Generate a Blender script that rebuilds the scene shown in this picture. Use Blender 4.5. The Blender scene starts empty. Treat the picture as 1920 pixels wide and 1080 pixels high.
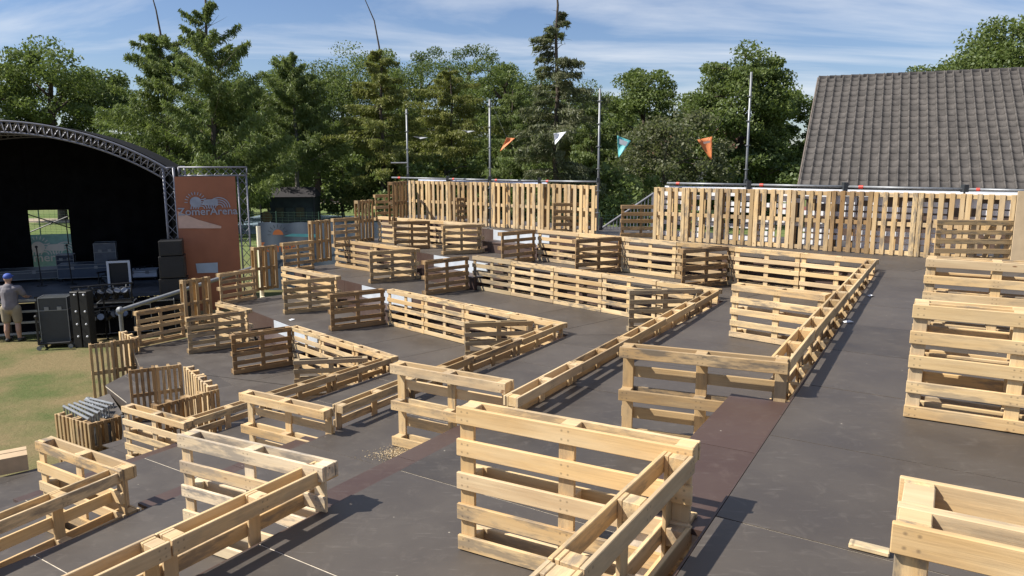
import bpy, math, random
import numpy as np
from mathutils import Vector, Matrix

R = math.radians
random.seed(7); rng = np.random.default_rng(7)
scn = bpy.context.scene
COL = scn.collection

# ------------------------------------------------------------------ camera
CAMH = 4.75
FPX = 1400.0; YH = 300.0
PITCH = math.atan((540 - YH) / FPX)
cam_d = bpy.data.cameras.new('camera'); cam = bpy.data.objects.new('camera', cam_d); COL.objects.link(cam)
cam_d.sensor_width = 36; cam_d.lens = FPX * 36 / 1920; cam_d.clip_start = .05; cam_d.clip_end = 3000
cam.location = (0, 0, CAMH); cam.rotation_euler = (R(90) - PITCH, 0, 0)
scn.camera = cam

# ------------------------------------------------------------------ world, sun, exposure
SUN_EL = R(47); TRAVEL = R(8)          # elevation; plan heading the light travels
world = bpy.data.worlds.new('World'); scn.world = world; world.use_nodes = True
nt = world.node_tree; N = nt.nodes; L = nt.links; N.clear()
wo = N.new('ShaderNodeOutputWorld'); bg = N.new('ShaderNodeBackground'); sky = N.new('ShaderNodeTexSky')
sky.sky_type = 'NISHITA'; sky.sun_disc = False; sky.sun_elevation = SUN_EL
tsx, tsy = -math.cos(TRAVEL), -math.sin(TRAVEL)
sky.sun_rotation = math.atan2(tsx, tsy); sky.altitude = 0; sky.air_density = 1.0; sky.dust_density = .35; sky.ozone_density = 3.0
bg.inputs[1].default_value = .070
geo = N.new('ShaderNodeTexCoord'); sep = N.new('ShaderNodeSeparateXYZ'); L.new(geo.outputs['Generated'], sep.inputs[0])
mx = N.new('ShaderNodeMath'); mx.operation = 'MAXIMUM'; mx.inputs[1].default_value = .03; L.new(sep.outputs[2], mx.inputs[0])
ad = N.new('ShaderNodeMath'); ad.operation = 'ADD'; ad.inputs[1].default_value = .16; L.new(mx.outputs[0], ad.inputs[0])
dx = N.new('ShaderNodeMath'); dx.operation = 'DIVIDE'; L.new(sep.outputs[0], dx.inputs[0]); L.new(ad.outputs[0], dx.inputs[1])
dy = N.new('ShaderNodeMath'); dy.operation = 'DIVIDE'; L.new(sep.outputs[1], dy.inputs[0]); L.new(ad.outputs[0], dy.inputs[1])
cmb = N.new('ShaderNodeCombineXYZ'); L.new(dx.outputs[0], cmb.inputs[0]); L.new(dy.outputs[0], cmb.inputs[1])
mp = N.new('ShaderNodeMapping'); mp.inputs['Scale'].default_value = (.38, .95, 1); mp.inputs['Location'].default_value = (1.2, 2.5, 0); mp.inputs['Rotation'].default_value = (0, 0, R(-14))
L.new(cmb.outputs[0], mp.inputs[0])
nz = N.new('ShaderNodeTexNoise'); nz.inputs['Scale'].default_value = 1.0; nz.inputs['Detail'].default_value = 8; nz.inputs['Roughness'].default_value = .58; nz.inputs['Distortion'].default_value = .5
L.new(mp.outputs[0], nz.inputs['Vector'])
cr = N.new('ShaderNodeValToRGB'); cr.color_ramp.elements[0].position = .475; cr.color_ramp.elements[1].position = .74; L.new(nz.outputs['Fac'], cr.inputs[0])
mixc = N.new('ShaderNodeMix'); mixc.data_type = 'RGBA'; L.new(cr.outputs[0], mixc.inputs['Factor'])
tint = N.new('ShaderNodeMix'); tint.data_type = 'RGBA'; tint.blend_type = 'MULTIPLY'; tint.inputs['Factor'].default_value = 1; tint.inputs[7].default_value = (.98, 1.0, 1.14, 1); L.new(sky.outputs[0], tint.inputs[6]); L.new(tint.outputs[2], mixc.inputs[6]); mixc.inputs[7].default_value = (9.5, 9.7, 10.0, 1)
L.new(mixc.outputs[2], bg.inputs[0]); L.new(bg.outputs[0], wo.inputs[0])
sun_d = bpy.data.lights.new('sun', 'SUN'); sun_d.energy = 5.0; sun_d.angle = R(.55); sun_d.color = (1, .95, .86)
sun = bpy.data.objects.new('sun', sun_d); COL.objects.link(sun)
trav = Vector((math.cos(TRAVEL) * math.cos(SUN_EL), math.sin(TRAVEL) * math.cos(SUN_EL), -math.sin(SUN_EL)))
sun.rotation_euler = trav.to_track_quat('-Z', 'Y').to_euler(); sun.location = (-30, -5, 40)
scn.view_settings.view_transform = 'Standard'; scn.view_settings.look = 'None'
scn.view_settings.exposure = 0.55; scn.view_settings.gamma = 1

# ------------------------------------------------------------------ pixel -> place
cp, sp = math.cos(PITCH), math.sin(PITCH)
def ray(px, py):
    u = (px - 960) / FPX; v = (540 - py) / FPX
    return Vector((u, cp + v * sp, -sp + v * cp))
def at_z(px, py, z):
    d = ray(px, py); t = (z - CAMH) / d.z
    return Vector((0, 0, CAMH)) + d * t
def at_y(px, py, Y):
    d = ray(px, py); return Vector((0, 0, CAMH)) + d * (Y / d.y)

# ------------------------------------------------------------------ helpers
def tag(o, label=None, cat=None, group=None, kind=None):
    if label: o['label'] = label
    if cat: o['category'] = cat
    if group: o['group'] = group
    if kind: o['kind'] = kind
    return o
def empty(name, loc=(0, 0, 0), rz=0, label=None, cat=None, group=None, kind=None):
    o = bpy.data.objects.new(name, None); COL.objects.link(o); o.empty_display_size = .1
    o.location = loc; o.rotation_euler = (0, 0, rz)
    return tag(o, label, cat, group, kind)
def link(name, me, parent=None, loc=(0, 0, 0), rot=(0, 0, 0), **k):
    o = bpy.data.objects.new(name, me); COL.objects.link(o); o.location = loc; o.rotation_euler = rot
    if parent: o.parent = parent
    return tag(o, **k)
class MB:
    def __init__(s): s.v = []; s.f = []
    def add(s, vs, fs):
        b = len(s.v); s.v += [tuple(v) for v in vs]; s.f += [tuple(i + b for i in f) for f in fs]; return s
    def box(s, c, d, M=None):
        x, y, z = [q / 2 for q in d]
        vs = [Vector((a * x, b * y, e * z)) for e in (-1, 1) for b in (-1, 1) for a in (-1, 1)]
        if M: vs = [M @ v for v in vs]
        c = Vector(c); vs = [v + c for v in vs]
        return s.add(vs, [(0, 2, 3, 1), (4, 5, 7, 6), (0, 1, 5, 4), (2, 6, 7, 3), (0, 4, 6, 2), (1, 3, 7, 5)])
    def bbox(s, d, c=(0, 0, 0), b=.004):      # chamfered box
        x, y, z = [q / 2 for q in d]; c = Vector(c); vs = []
        for sx in (-1, 1):
            for sy in (-1, 1):
                for sz in (-1, 1):
                    vs += [Vector((sx * (x - b), sy * (y - b), sz * z)), Vector((sx * (x - b), sy * y, sz * (z - b))), Vector((sx * x, sy * (y - b), sz * (z - b)))]
        vs = [v + c for v in vs]
        def I(a, b_, e, k): return ((a > 0) * 4 + (b_ > 0) * 2 + (e > 0)) * 3 + k
        fs = []
        for e in (-1, 1):
            q = [I(-1, -1, e, 0), I(1, -1, e, 0), I(1, 1, e, 0), I(-1, 1, e, 0)]; fs.append(q if e > 0 else q[::-1])
            q = [I(-1, e, -1, 1), I(1, e, -1, 1), I(1, e, 1, 1), I(-1, e, 1, 1)]; fs.append(q if e < 0 else q[::-1])
            q = [I(e, -1, -1, 2), I(e, 1, -1, 2), I(e, 1, 1, 2), I(e, -1, 1, 2)]; fs.append(q if e > 0 else q[::-1])
        for a in (-1, 1):
            for b_ in (-1, 1):
                fs.append((I(a, b_, -1, 1), I(a, b_, 1, 1), I(a, b_, 1, 2), I(a, b_, -1, 2)))
                fs.append((I(a, -1, b_, 0), I(a, 1, b_, 0), I(a, 1, b_, 2), I(a, -1, b_, 2)))
                fs.append((I(-1, a, b_, 0), I(1, a, b_, 0), I(1, a, b_, 1), I(-1, a, b_, 1)))
                for e in (-1, 1): fs.append((I(a, b_, e, 0), I(a, b_, e, 1), I(a, b_, e, 2)))
        return s.add(vs, fs)
    def tube(s, p, q, r, seg=6, r2=None, cap=True):
        p = Vector(p); q = Vector(q); d = (q - p)
        if d.length < 1e-6: return s
        a = d.normalized(); b = a.orthogonal().normalized(); c = a.cross(b); r2 = r if r2 is None else r2; vs = []
        for o, rr in ((p, r), (q, r2)):
            for i in range(seg):
                t = 2 * math.pi * i / seg; vs.append(o + (b * math.cos(t) + c * math.sin(t)) * rr)
        fs = [(i, (i + 1) % seg, seg + (i + 1) % seg, seg + i) for i in range(seg)]
        if cap: fs += [tuple(range(seg))[::-1], tuple(range(seg, 2 * seg))]
        return s.add(vs, fs)
    def ball(s, c, r, nu=8, nv=5, sc=(1, 1, 1)):
        vs = []; fs = []; c = Vector(c)
        for j in range(1, nv):
            t = math.pi * j / nv
            for i in range(nu):
                p = 2 * math.pi * i / nu; vs.append(c + Vector((r * sc[0] * math.sin(t) * math.cos(p), r * sc[1] * math.sin(t) * math.sin(p), r * sc[2] * math.cos(t))))
        top = len(vs); vs.append(c + Vector((0, 0, r * sc[2]))); bot = len(vs); vs.append(c - Vector((0, 0, r * sc[2])))
        for j in range(nv - 2):
            for i in range(nu): fs.append((j * nu + i, (j + 1) * nu + i, (j + 1) * nu + (i + 1) % nu, j * nu + (i + 1) % nu))
        for i in range(nu): fs.append((top, i, (i + 1) % nu)); fs.append((bot, (nv - 2) * nu + (i + 1) % nu, (nv - 2) * nu + i))
        return s.add(vs, fs)
    def mesh(s, name, mat=None, smooth=False):
        me = bpy.data.meshes.new(name); me.from_pydata(s.v, [], s.f)
        if mat: me.materials.append(mat)
        if smooth: me.polygons.foreach_set('use_smooth', [True] * len(me.polygons))
        return me
    def obj(s, name, mat, parent=None, smooth=False, **k):
        return link(name, s.mesh(name, mat, smooth), parent, **k)
def prism(poly, z0, z1):
    m = MB(); n = len(poly); m.add([(p[0], p[1], z0) for p in poly] + [(p[0], p[1], z1) for p in poly],
        [tuple(range(n))[::-1], tuple(range(n, 2 * n))] + [(i, (i + 1) % n, n + (i + 1) % n, n + i) for i in range(n)])
    return m

# ------------------------------------------------------------------ materials
MATS = {}
def new_mat(name):
    m = bpy.data.materials.new(name); m.use_nodes = True; MATS[name] = m
    t = m.node_tree; b = t.nodes['Principled BSDF']; return m, t.nodes, t.links, b
def plain(name, col, rough=.6, metal=0, noise=.12, scale=6, spec=.5, bump=0.0):
    m, n, l, b = new_mat(name)
    tc = n.new('ShaderNodeTexCoord'); nz = n.new('ShaderNodeTexNoise'); nz.inputs['Scale'].default_value = scale; nz.inputs['Detail'].default_value = 5
    l.new(tc.outputs['Object'], nz.inputs['Vector'])
    r = n.new('ShaderNodeValToRGB'); e = r.color_ramp.elements
    e[0].position = .3; e[1].position = .7
    e[0].color = (*[c * (1 - noise) for c in col], 1); e[1].color = (*[min(1, c * (1 + noise)) for c in col], 1)
    l.new(nz.outputs['Fac'], r.inputs[0]); l.new(r.outputs[0], b.inputs['Base Color'])
    b.inputs['Roughness'].default_value = rough; b.inputs['Metallic'].default_value = metal; b.inputs['Specular IOR Level'].default_value = spec
    if bump:
        bp = n.new('ShaderNodeBump'); bp.inputs['Strength'].default_value = bump; bp.inputs['Distance'].default_value = .02
        l.new(nz.outputs['Fac'], bp.inputs['Height']); l.new(bp.outputs[0], b.inputs['Normal'])
    return m
def mix(n, l, f, a, b, blend='MIX'):
    x = n.new('ShaderNodeMix'); x.data_type = 'RGBA'; x.blend_type = blend
    for s, v in ((x.inputs['Factor'], f), (x.inputs[6], a), (x.inputs[7], b)):
        if isinstance(v, (float, int)): s.default_value = v
        elif isinstance(v, tuple): s.default_value = (*v, 1) if len(v) == 3 else v
        else: l.new(v, s)
    return x.outputs[2]
def ramp(n, l, src, stops):
    r = n.new('ShaderNodeValToRGB'); e = r.color_ramp.elements
    while len(e) < len(stops): e.new(.5)
    for i, (p, c) in enumerate(stops): e[i].position = p; e[i].color = (c, c, c, 1) if isinstance(c, (int, float)) else (*c, 1)
    l.new(src, r.inputs[0]); return r.outputs[0]
def noise(n, l, vec, scale, detail=4, rough=.55, dist=0):
    z = n.new('ShaderNodeTexNoise'); z.inputs['Scale'].default_value = scale; z.inputs['Detail'].default_value = detail
    z.inputs['Roughness'].default_value = rough; z.inputs['Distortion'].default_value = dist
    if vec is not None: l.new(vec, z.inputs['Vector'])
    return z.outputs['Fac']
def math_(n, l, op, a, b=None, c=None):
    x = n.new('ShaderNodeMath'); x.operation = op
    for i, v in enumerate((a, b, c)):
        if v is None: continue
        if isinstance(v, (int, float)): x.inputs[i].default_value = v
        else: l.new(v, x.inputs[i])
    return x.outputs[0]

def make_wood(name, nails):
    m, n, l, b = new_mat(name)
    tc = n.new('ShaderNodeTexCoord'); oi = n.new('ShaderNodeObjectInfo'); P = tc.outputs['Object']
    off = n.new('ShaderNodeVectorMath'); off.operation = 'SCALE'; off.inputs[0].default_value = (37, 61, 23); l.new(oi.outputs['Random'], off.inputs['Scale'])
    ad = n.new('ShaderNodeVectorMath'); ad.operation = 'ADD'; l.new(P, ad.inputs[0]); l.new(off.outputs[0], ad.inputs[1])
    def stretched(s):
        mp = n.new('ShaderNodeMapping'); mp.inputs['Scale'].default_value = s; l.new(ad.outputs[0], mp.inputs[0]); return mp.outputs[0]
    r2 = n.new('ShaderNodeTexWhiteNoise'); r2.noise_dimensions = '1D'; l.new(oi.outputs['Random'], r2.inputs['W'])
    base = ramp(n, l, oi.outputs['Random'], [(0, (.66, .455, .22)), (.3, (.72, .535, .285)), (.6, (.60, .40, .185)), (.82, (.70, .53, .31)), (1, (.52, .385, .23))])
    grain = noise(n, l, stretched((1.1, 34, 34)), 2.2, 6, .6, .6)
    base = mix(n, l, ramp(n, l, grain, [(.35, 0.0), (.7, .34)]), base, (.36, .215, .10))
    broad = noise(n, l, stretched((1.0, 5, 5)), 1.6, 3)
    base = mix(n, l, ramp(n, l, broad, [(.42, 0.0), (.75, .55)]), base, (.78, .63, .40))
    # grey weathering and bluish stain, stronger on some boards
    st = noise(n, l, stretched((1.6, 7, 7)), 2.4, 6, .65)
    amt = math_(n, l, 'MULTIPLY', ramp(n, l, st, [(.46, 0.0), (.60, .9)]), ramp(n, l, r2.outputs['Value'], [(.25, .10), (1, 1.0)]))
    base = mix(n, l, amt, base, (.20, .172, .138))
    # knots
    vo = n.new('ShaderNodeTexVoronoi'); vo.inputs['Scale'].default_value = 3.0; l.new(stretched((1.0, 2.4, 2.4)), vo.inputs['Vector'])
    kn = ramp(n, l, vo.outputs['Distance'], [(.035, .9), (.075, 0.0)])
    base = mix(n, l, kn, base, (.20, .095, .04))
    base = mix(n, l, 1.0, base, oi.outputs['Color'], 'MULTIPLY')
    if nails:
        sx = n.new('ShaderNodeSeparateXYZ'); l.new(P, sx.inputs[0])
        ax = math_(n, l, 'ABSOLUTE', sx.outputs[0]); ax2 = math_(n, l, 'ABSOLUTE', math_(n, l, 'SUBTRACT', ax, .55))
        axm = math_(n, l, 'MINIMUM', ax, ax2)
        d1 = math_(n, l, 'ABSOLUTE', math_(n, l, 'SUBTRACT', axm, .017)); d2 = math_(n, l, 'ABSOLUTE', math_(n, l, 'SUBTRACT', math_(n, l, 'ABSOLUTE', sx.outputs[2]), .022))
        dd = math_(n, l, 'SQRT', math_(n, l, 'ADD', math_(n, l, 'MULTIPLY', d1, d1), math_(n, l, 'MULTIPLY', d2, d2)))
        base = mix(n, l, ramp(n, l, dd, [(.003, .6), (.0055, 0.0)]), base, (.07, .05, .04))
    l.new(base, b.inputs['Base Color']); b.inputs['Roughness'].default_value = .72; b.inputs['Specular IOR Level'].default_value = .3
    bp = n.new('ShaderNodeBump'); bp.inputs['Strength'].default_value = .35; bp.inputs['Distance'].default_value = .004
    l.new(grain, bp.inputs['Height']); l.new(bp.outputs[0], b.inputs['Normal'])
    return m
WOOD = make_wood('pallet_wood', True); WOODB = make_wood('block_wood', False)

def make_ply(name, c1, c2, dust):
    m, n, l, b = new_mat(name)
    g = n.new('ShaderNodeNewGeometry'); oi = n.new('ShaderNodeObjectInfo'); P = g.outputs['Position']
    v = mix(n, l, oi.outputs['Random'], c1, c2)
    a = noise(n, l, P, 1.3, 7, .62); v = mix(n, l, ramp(n, l, a, [(.38, 0.0), (.75, .6)]), v, dust)
    s = noise(n, l, P, 7, 6, .7, 1.0); v = mix(n, l, ramp(n, l, s, [(.55, 0.0), (.8, .5)]), v, tuple(c * 1.35 for c in dust))
    mp = n.new('ShaderNodeMapping'); mp.inputs['Scale'].default_value = (1, 9, 1); mp.inputs['Rotation'].default_value = (0, 0, R(35)); l.new(P, mp.inputs[0])
    sc = noise(n, l, mp.outputs[0], 5, 5, .7); v = mix(n, l, ramp(n, l, sc, [(.60, 0.0), (.72, .5)]), v, (.17, .15, .13))
    fl = n.new('ShaderNodeTexVoronoi'); fl.inputs['Scale'].default_value = 4.5; l.new(P, fl.inputs['Vector'])
    v = mix(n, l, ramp(n, l, fl.outputs['Distance'], [(.018, .7), (.035, 0.0)]), v, (.45, .40, .32))
    l.new(v, b.inputs['Base Color'])
    l.new(ramp(n, l, a, [(.3, .46), (.75, .66)]), b.inputs['Roughness'])
    bp = n.new('ShaderNodeBump'); bp.inputs['Strength'].default_value = .15; bp.inputs['Distance'].default_value = .004; l.new(s, bp.inputs['Height']); l.new(bp.outputs[0], b.inputs['Normal'])
    return m
PLY = make_ply('deck_plywood', (.046, .038, .032), (.070, .058, .049), (.112, .096, .081))
PLYB = make_ply('step_plywood', (.058, .033, .026), (.072, .042, .034), (.095, .068, .056))
EDGE = plain('plywood_edge', (.62, .54, .43), .8, noise=.25, scale=20)
PALEG = plain('pale_grey_panel', (.50, .54, .58), .5, noise=.1)
DARKS = plain('substructure_brown', (.06, .045, .036), .8)
STEEL = plain('galvanised_steel', (.26, .27, .28), .5, .55, .15, 9)
ALU = plain('truss_aluminium', (.25, .25, .28), .5, .5, .10, 8)
BLACK = plain('black_cloth', (.010, .010, .011), .95, noise=.3, scale=3, spec=.1)
BLKP = plain('black_plastic', (.016, .016, .017), .45, noise=.2)
GREYC = plain('case_grey', (.12, .13, .15), .55, noise=.2)
WHITE = plain('white_plastic', (.72, .73, .75), .5, noise=.06)
TARP = plain('white_tarp', (.78, .79, .82), .6, noise=.06, scale=3)
ORANGE = plain('orange_print', (.62, .20, .065), .6, noise=.12, scale=1.2)
PEACH = plain('peach_print', (.66, .45, .36), .6, noise=.08)
TEALP = plain('teal_print', (.12, .42, .44), .55, noise=.1, scale=2)
PALEB = plain('pale_blue_print', (.42, .52, .66), .6, noise=.06)
GBLUE = plain('grey_blue_print', (.12, .155, .195), .6, noise=.1, scale=1.5)
RED = plain('red_clamp', (.62, .06, .04), .5, noise=.1)
DARKC = plain('dark_clamp', (.05, .055, .06), .5, .3)
CARD = plain('cardboard', (.50, .36, .22), .8, noise=.12)
BRICK = plain('brick_red', (.12, .075, .055), .85, noise=.25, scale=14)

def make_grass():
    m, n, l, b = new_mat('grass'); g = n.new('ShaderNodeNewGeometry'); P = g.outputs['Position']
    a = noise(n, l, P, .55, 6, .6); f = noise(n, l, P, 9, 6, .75); c = noise(n, l, P, .09, 3)
    v = mix(n, l, ramp(n, l, a, [(.36, 0.0), (.56, 1.0)]), (.085, .115, .034), (.235, .175, .090))
    v = mix(n, l, ramp(n, l, f, [(.3, 0.0), (.75, .65)]), v, (.145, .135, .062))
    far = n.new('ShaderNodeSeparateXYZ'); l.new(P, far.inputs[0])
    v = mix(n, l, ramp(n, l, math_(n, l, 'DIVIDE', far.outputs[1], 100), [(.24, 0.0), (.40, 1.0)]), v, mix(n, l, ramp(n, l, c, [(.35, 0.0), (.65, 1.0)]), (.11, .155, .045), (.16, .19, .07)))
    l.new(v, b.inputs['Base Color']); b.inputs['Roughness'].default_value = .9; b.inputs['Specular IOR Level'].default_value = .15
    bp = n.new('ShaderNodeBump'); bp.inputs['Strength'].default_value = .7; bp.inputs['Distance'].default_value = .06; l.new(f, bp.inputs['Height']); l.new(bp.outputs[0], b.inputs['Normal'])
    return m
GRASS = make_grass()
TRACK = plain('track_red', (.26, .085, .06), .85, noise=.12, scale=2)
COURT = plain('court_blue', (.16, .22, .27), .8, noise=.1, scale=1)
GRAVEL = plain('path_sand', (.36, .29, .21), .9, noise=.15, scale=3)

def make_leaf(name, c1, c2, c3, tr=.46):
    m, n, l, b = new_mat(name); n.remove(b); out = n['Material Output']
    g = n.new('ShaderNodeNewGeometry'); P = g.outputs['Position']
    a = noise(n, l, P, .45, 4); f = noise(n, l, P, 2.8, 3)
    v = mix(n, l, ramp(n, l, a, [(.35, 0.0), (.68, 1.0)]), c1, c2); v = mix(n, l, ramp(n, l, f, [(.42, 0.0), (.75, .8)]), v, c3)
    d = n.new('ShaderNodeBsdfDiffuse'); t = n.new('ShaderNodeBsdfTranslucent'); gl = n.new('ShaderNodeBsdfGlossy'); gl.inputs['Roughness'].default_value = .55
    l.new(v, d.inputs[0]); l.new(mix(n, l, .5, v, (.14, .19, .03)), t.inputs[0]); gl.inputs[0].default_value = (.5, .52, .5, 1)
    s = n.new('ShaderNodeMixShader'); s.inputs[0].default_value = tr; l.new(d.outputs[0], s.inputs[1]); l.new(t.outputs[0], s.inputs[2])
    s2 = n.new('ShaderNodeMixShader'); s2.inputs[0].default_value = .05; l.new(s.outputs[0], s2.inputs[1]); l.new(gl.outputs[0], s2.inputs[2])
    l.new(s2.outputs[0], out.inputs[0]); return m
LEAF_D = make_leaf('leaf_dark', (0.073, 0.116, 0.034), (0.120, 0.165, 0.047), (0.167, 0.204, 0.062))
LEAF_M = make_leaf('leaf_mid', (0.099, 0.148, 0.039), (0.159, 0.211, 0.055), (0.222, 0.253, 0.075))
LEAF_L = make_leaf('leaf_larch', (0.120, 0.176, 0.047), (0.183, 0.232, 0.065), (0.246, 0.267, 0.086))
LEAF_Y = make_leaf('leaf_larch_yellow', (0.183, 0.204, 0.047), (0.262, 0.267, 0.068), (0.333, 0.309, 0.088))
LEAF_G = make_leaf('leaf_greyish', (0.095, 0.116, 0.055), (0.167, 0.168, 0.086), (0.238, 0.232, 0.124))
BARK = plain('bark', (.085, .065, .048), .9, noise=.3, scale=8, bump=.4)
BARKG = plain('bark_grey', (.20, .18, .15), .9, noise=.3, scale=6, bump=.3)

# ------------------------------------------------------------------ setting: ground, terraces
TZ = {0: .90, 1: 1.43, 2: 1.98, 3: 2.53, 4: 3.05, 9: 0.0}
m = MB(); m.add([(-700, -60, 0), (700, -60, 0), (700, 900, 0), (-700, 900, 0)], [(0, 1, 2, 3)]); m.obj('ground', GRASS, kind='structure')
def sheet(name, pts, z, mat):
    m = MB(); m.add([(p[0], p[1], z) for p in pts], [tuple(range(len(pts)))]); return m.obj(name, mat, kind='structure')
sheet('running_track', [(-40, 88), (60, 62), (62, 69), (-40, 97)], .006, TRACK)
sheet('sports_court', [(-22, 50), (-8, 46), (-6, 62), (-22, 67)], .010, COURT)
sheet('court', [(0, 36), (16, 30), (18, 42), (2, 50)], .014, COURT)
sheet('path', [(-60, 60), (-21, 56), (-21, 59.5), (-60, 64)], .010, GRAVEL)
sheet('sand_path', [(-80, 92), (0, 80), (0, 84), (-80, 98)], .012, GRAVEL)

uB = Vector((math.cos(R(57.5)), math.sin(R(57.5)))); nB = Vector((uB.y, -uB.x))
vA = Vector((math.cos(R(132.5)), math.sin(R(132.5)))); nA = Vector((vA.y, -vA.x))
APEX = {1: Vector((-1.92, 11.55)), 2: Vector((.79, 11.54)), 3: Vector((3.28, 11.59)), 4: Vector((5.60, 11.40))}
def corner(a, da, db):     # move a corner outward by da from the far fences and db from the near rails
    ca = a.dot(nA) + da; cb = a.dot(nB) + db; det = nA.x * nB.y - nA.y * nB.x
    return Vector(((ca * nB.y - cb * nA.y) / det, (nA.x * cb - nB.x * ca) / det))
APEX = {k: corner(v, .19, .02) for k, v in APEX.items()}
DIRB = {k: uB for k in (1, 2, 3)}; DIRB[4] = Vector((math.cos(R(59.9)), math.sin(R(59.9))))
def near_pt(k): return APEX[k] - DIRB[k] * ((APEX[k].dot(uB) - NEAR) / DIRB[k].dot(uB))
NEAR = .2    # how far towards the camera the near strips run, along uB
EDG = {1: (Vector((-6.83, 17.25)), Vector((-5.80, 18.35))), 2: (Vector((-5.80, 19.10)), Vector((-4.82, 19.95))),
       3: (Vector((-4.86, 20.76)), Vector((-3.93, 21.4))), 4: (Vector((-4.05, 22.4)), Vector((-2.9, 23.3)))}
EDG = {k: (a + nA * .19, b + nA * .19) for k, (a, b) in EDG.items()}
def clip(poly, n, c, keep_less):
    out = []
    for i in range(len(poly)):
        a = poly[i]; b = poly[(i + 1) % len(poly)]; da = a.dot(n) - c; db = b.dot(n) - c
        if not keep_less: da, db = -da, -db
        if da <= 0: out.append(a)
        if (da < 0 < db) or (db < 0 < da): out.append(a + (b - a) * (da / (da - db)))
    return out
def inset(poly, g):      # shrink by g towards centre, edge by edge (convex)
    n = len(poly); area = sum(poly[i].x * poly[(i + 1) % n].y - poly[(i + 1) % n].x * poly[i].y for i in range(n))
    if area < 0: poly = poly[::-1]
    q = list(poly)
    for i in range(n):
        e = poly[(i + 1) % n] - poly[i]
        if e.length < 1e-4: continue
        nn = Vector((e.y, -e.x)).normalized(); q = clip(q, nn, poly[i].dot(nn) - g, True)
    return q
def tile_deck(root, poly, axis, z, step, start=0.0, cross=None, mat=PLY, gap=.0052, th=.012):
    """cut a convex polygon into plywood panels along axis; each panel one object"""
    t = [p.dot(axis) for p in poly]; k = math.floor((min(t) - start) / step)
    while start + k * step < max(t):
        q = clip(clip(poly, axis, start + k * step, False), axis, start + (k + 1) * step, True); k += 1
        pieces = [q]
        if cross:
            ca, cs = cross; pieces = []
            if len(q) >= 3:
                tt = [p.dot(ca) for p in q]; j = math.floor(min(tt) / cs)
                while j * cs < max(tt): pieces.append(clip(clip(q, ca, j * cs, False), ca, (j + 1) * cs, True)); j += 1
        for q in pieces:
            if len(q) < 3: continue
            q = inset(q, gap)
            if len(q) < 3: continue
            q2 = []
            for p in q:
                if not q2 or (p - q2[-1]).length > 1e-3: q2.append(p)
            if len(q2) > 2 and (q2[0] - q2[-1]).length < 1e-3: q2.pop()
            if len(q2) < 3: continue
            ar = abs(sum(q2[i].x * q2[(i + 1) % len(q2)].y - q2[(i + 1) % len(q2)].x * q2[i].y for i in range(len(q2))))
            if ar < .02: continue
            me = prism(q2, z - th, z + random.uniform(-.0015, .0015)).mesh('deck_panel', mat)
            link('deck_panel', me, root)
def under(root, poly, z0, z1, name='substructure'):
    q = inset(poly, .006); prism(q, z1 - .03, z1).obj('subfloor', EDGE, root)
    prism(inset(poly, .02), z0, z1 - .031).obj(name, DARKS, root)
LOWZ = {1: TZ[0], 2: TZ[1], 3: TZ[2], 4: TZ[3]}
for k in (1, 2, 3, 4):
    root = empty('terrace', (0, 0, 0), kind='structure')
    a = APEX[k]; cB = a.dot(nB)
    if k < 4: b = APEX[k + 1]; cN = b.dot(nB)
    else: cN = cB + 3.6; b = a + nB * 3.6 + uB * 1.0
    pn = near_pt(k); pf = near_pt(k + 1) if k < 4 else uB * NEAR + nB * cN
    polyB = [pn, a, b, pf]
    es, ee = EDG[k]
    if k == 4: polyA = [a, b, Vector((8.0, 14.6)), Vector((-2.2, 23.2)), es]; polyA = [a, b, Vector((9.3, 14.2)), Vector((-2.9, 23.6)), es]
    else: polyA = [a, b, ee, es]
    tile_deck(root, polyB, uB, TZ[k], 1.25, start=.45 + .31 * k if k < 4 else .88, cross=None)
    tile_deck(root, polyA, vA, TZ[k], 1.22, start=.2 + .4 * k, cross=None if k < 4 else (nA, 2.45))
    for poly in (polyB, polyA): under(root, poly, .02 if k == 1 else TZ[k - 1] - .3, TZ[k] - .0045)
    # riser boards on the lower side
    for p, q in ((pn, a), (a, es)):
        d = (q - p); ln = d.length; d.normalize(); nn = Vector((d.y, -d.x)); t = 0
        sgn = -1 if (p, q) == (pn, a) else -1
        low = -nB if (p - pn).length < 1e-6 else -nA
        while t < ln - .02:
            t2 = min(ln, t + 2.44); c1 = p + d * (t + .004); c2 = p + d * (t2 - .004)
            poly = [c1 + low * .001, c2 + low * .001, c2 + low * .012, c1 + low * .012]
            prism(poly if True else poly, LOWZ[k] + .004, TZ[k] - .004).obj('riser_board', PLYB, root); t = t2
# lowest level
root = empty('terrace', (0, 0, 0), kind='structure')
def g2(px, py, z): p = at_z(px, py, z); return Vector((p.x, p.y))
z0 = TZ[0]
P_a = g2(-160, 935, z0); P_b = g2(228, 824, z0); P_c = g2(237, 753, z0); P_d = g2(197, 722, z0); P_e = g2(262, 688, z0)
P_f = Vector((-7.85, 15.0)); P_g = Vector((-6.55, 16.75)); a1 = APEX[1]
pnear = uB * NEAR + nB * a1.dot(nB)
polys = [[P_a, P_b, P_b + (a1 - P_b) * .0 + nB * 2.2, pnear + nB * .1, pnear - nB * 3.0],
         [P_b, P_c, a1 + nB * .05, P_b + nB * 2.2], [P_c, P_d, P_e, a1 + nB * .05], [P_e, P_f, P_g, a1 + nB * .05 + nA * .05]]
for q in polys:
    tile_deck(root, q, uB if q in polys[:2] else vA, z0, 2.44, start=.3, cross=(nB, 1.22) if q in polys[:2] else (nA, 1.22), gap=.0022)
    under(root, q, .02, z0 - .0045)
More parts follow.
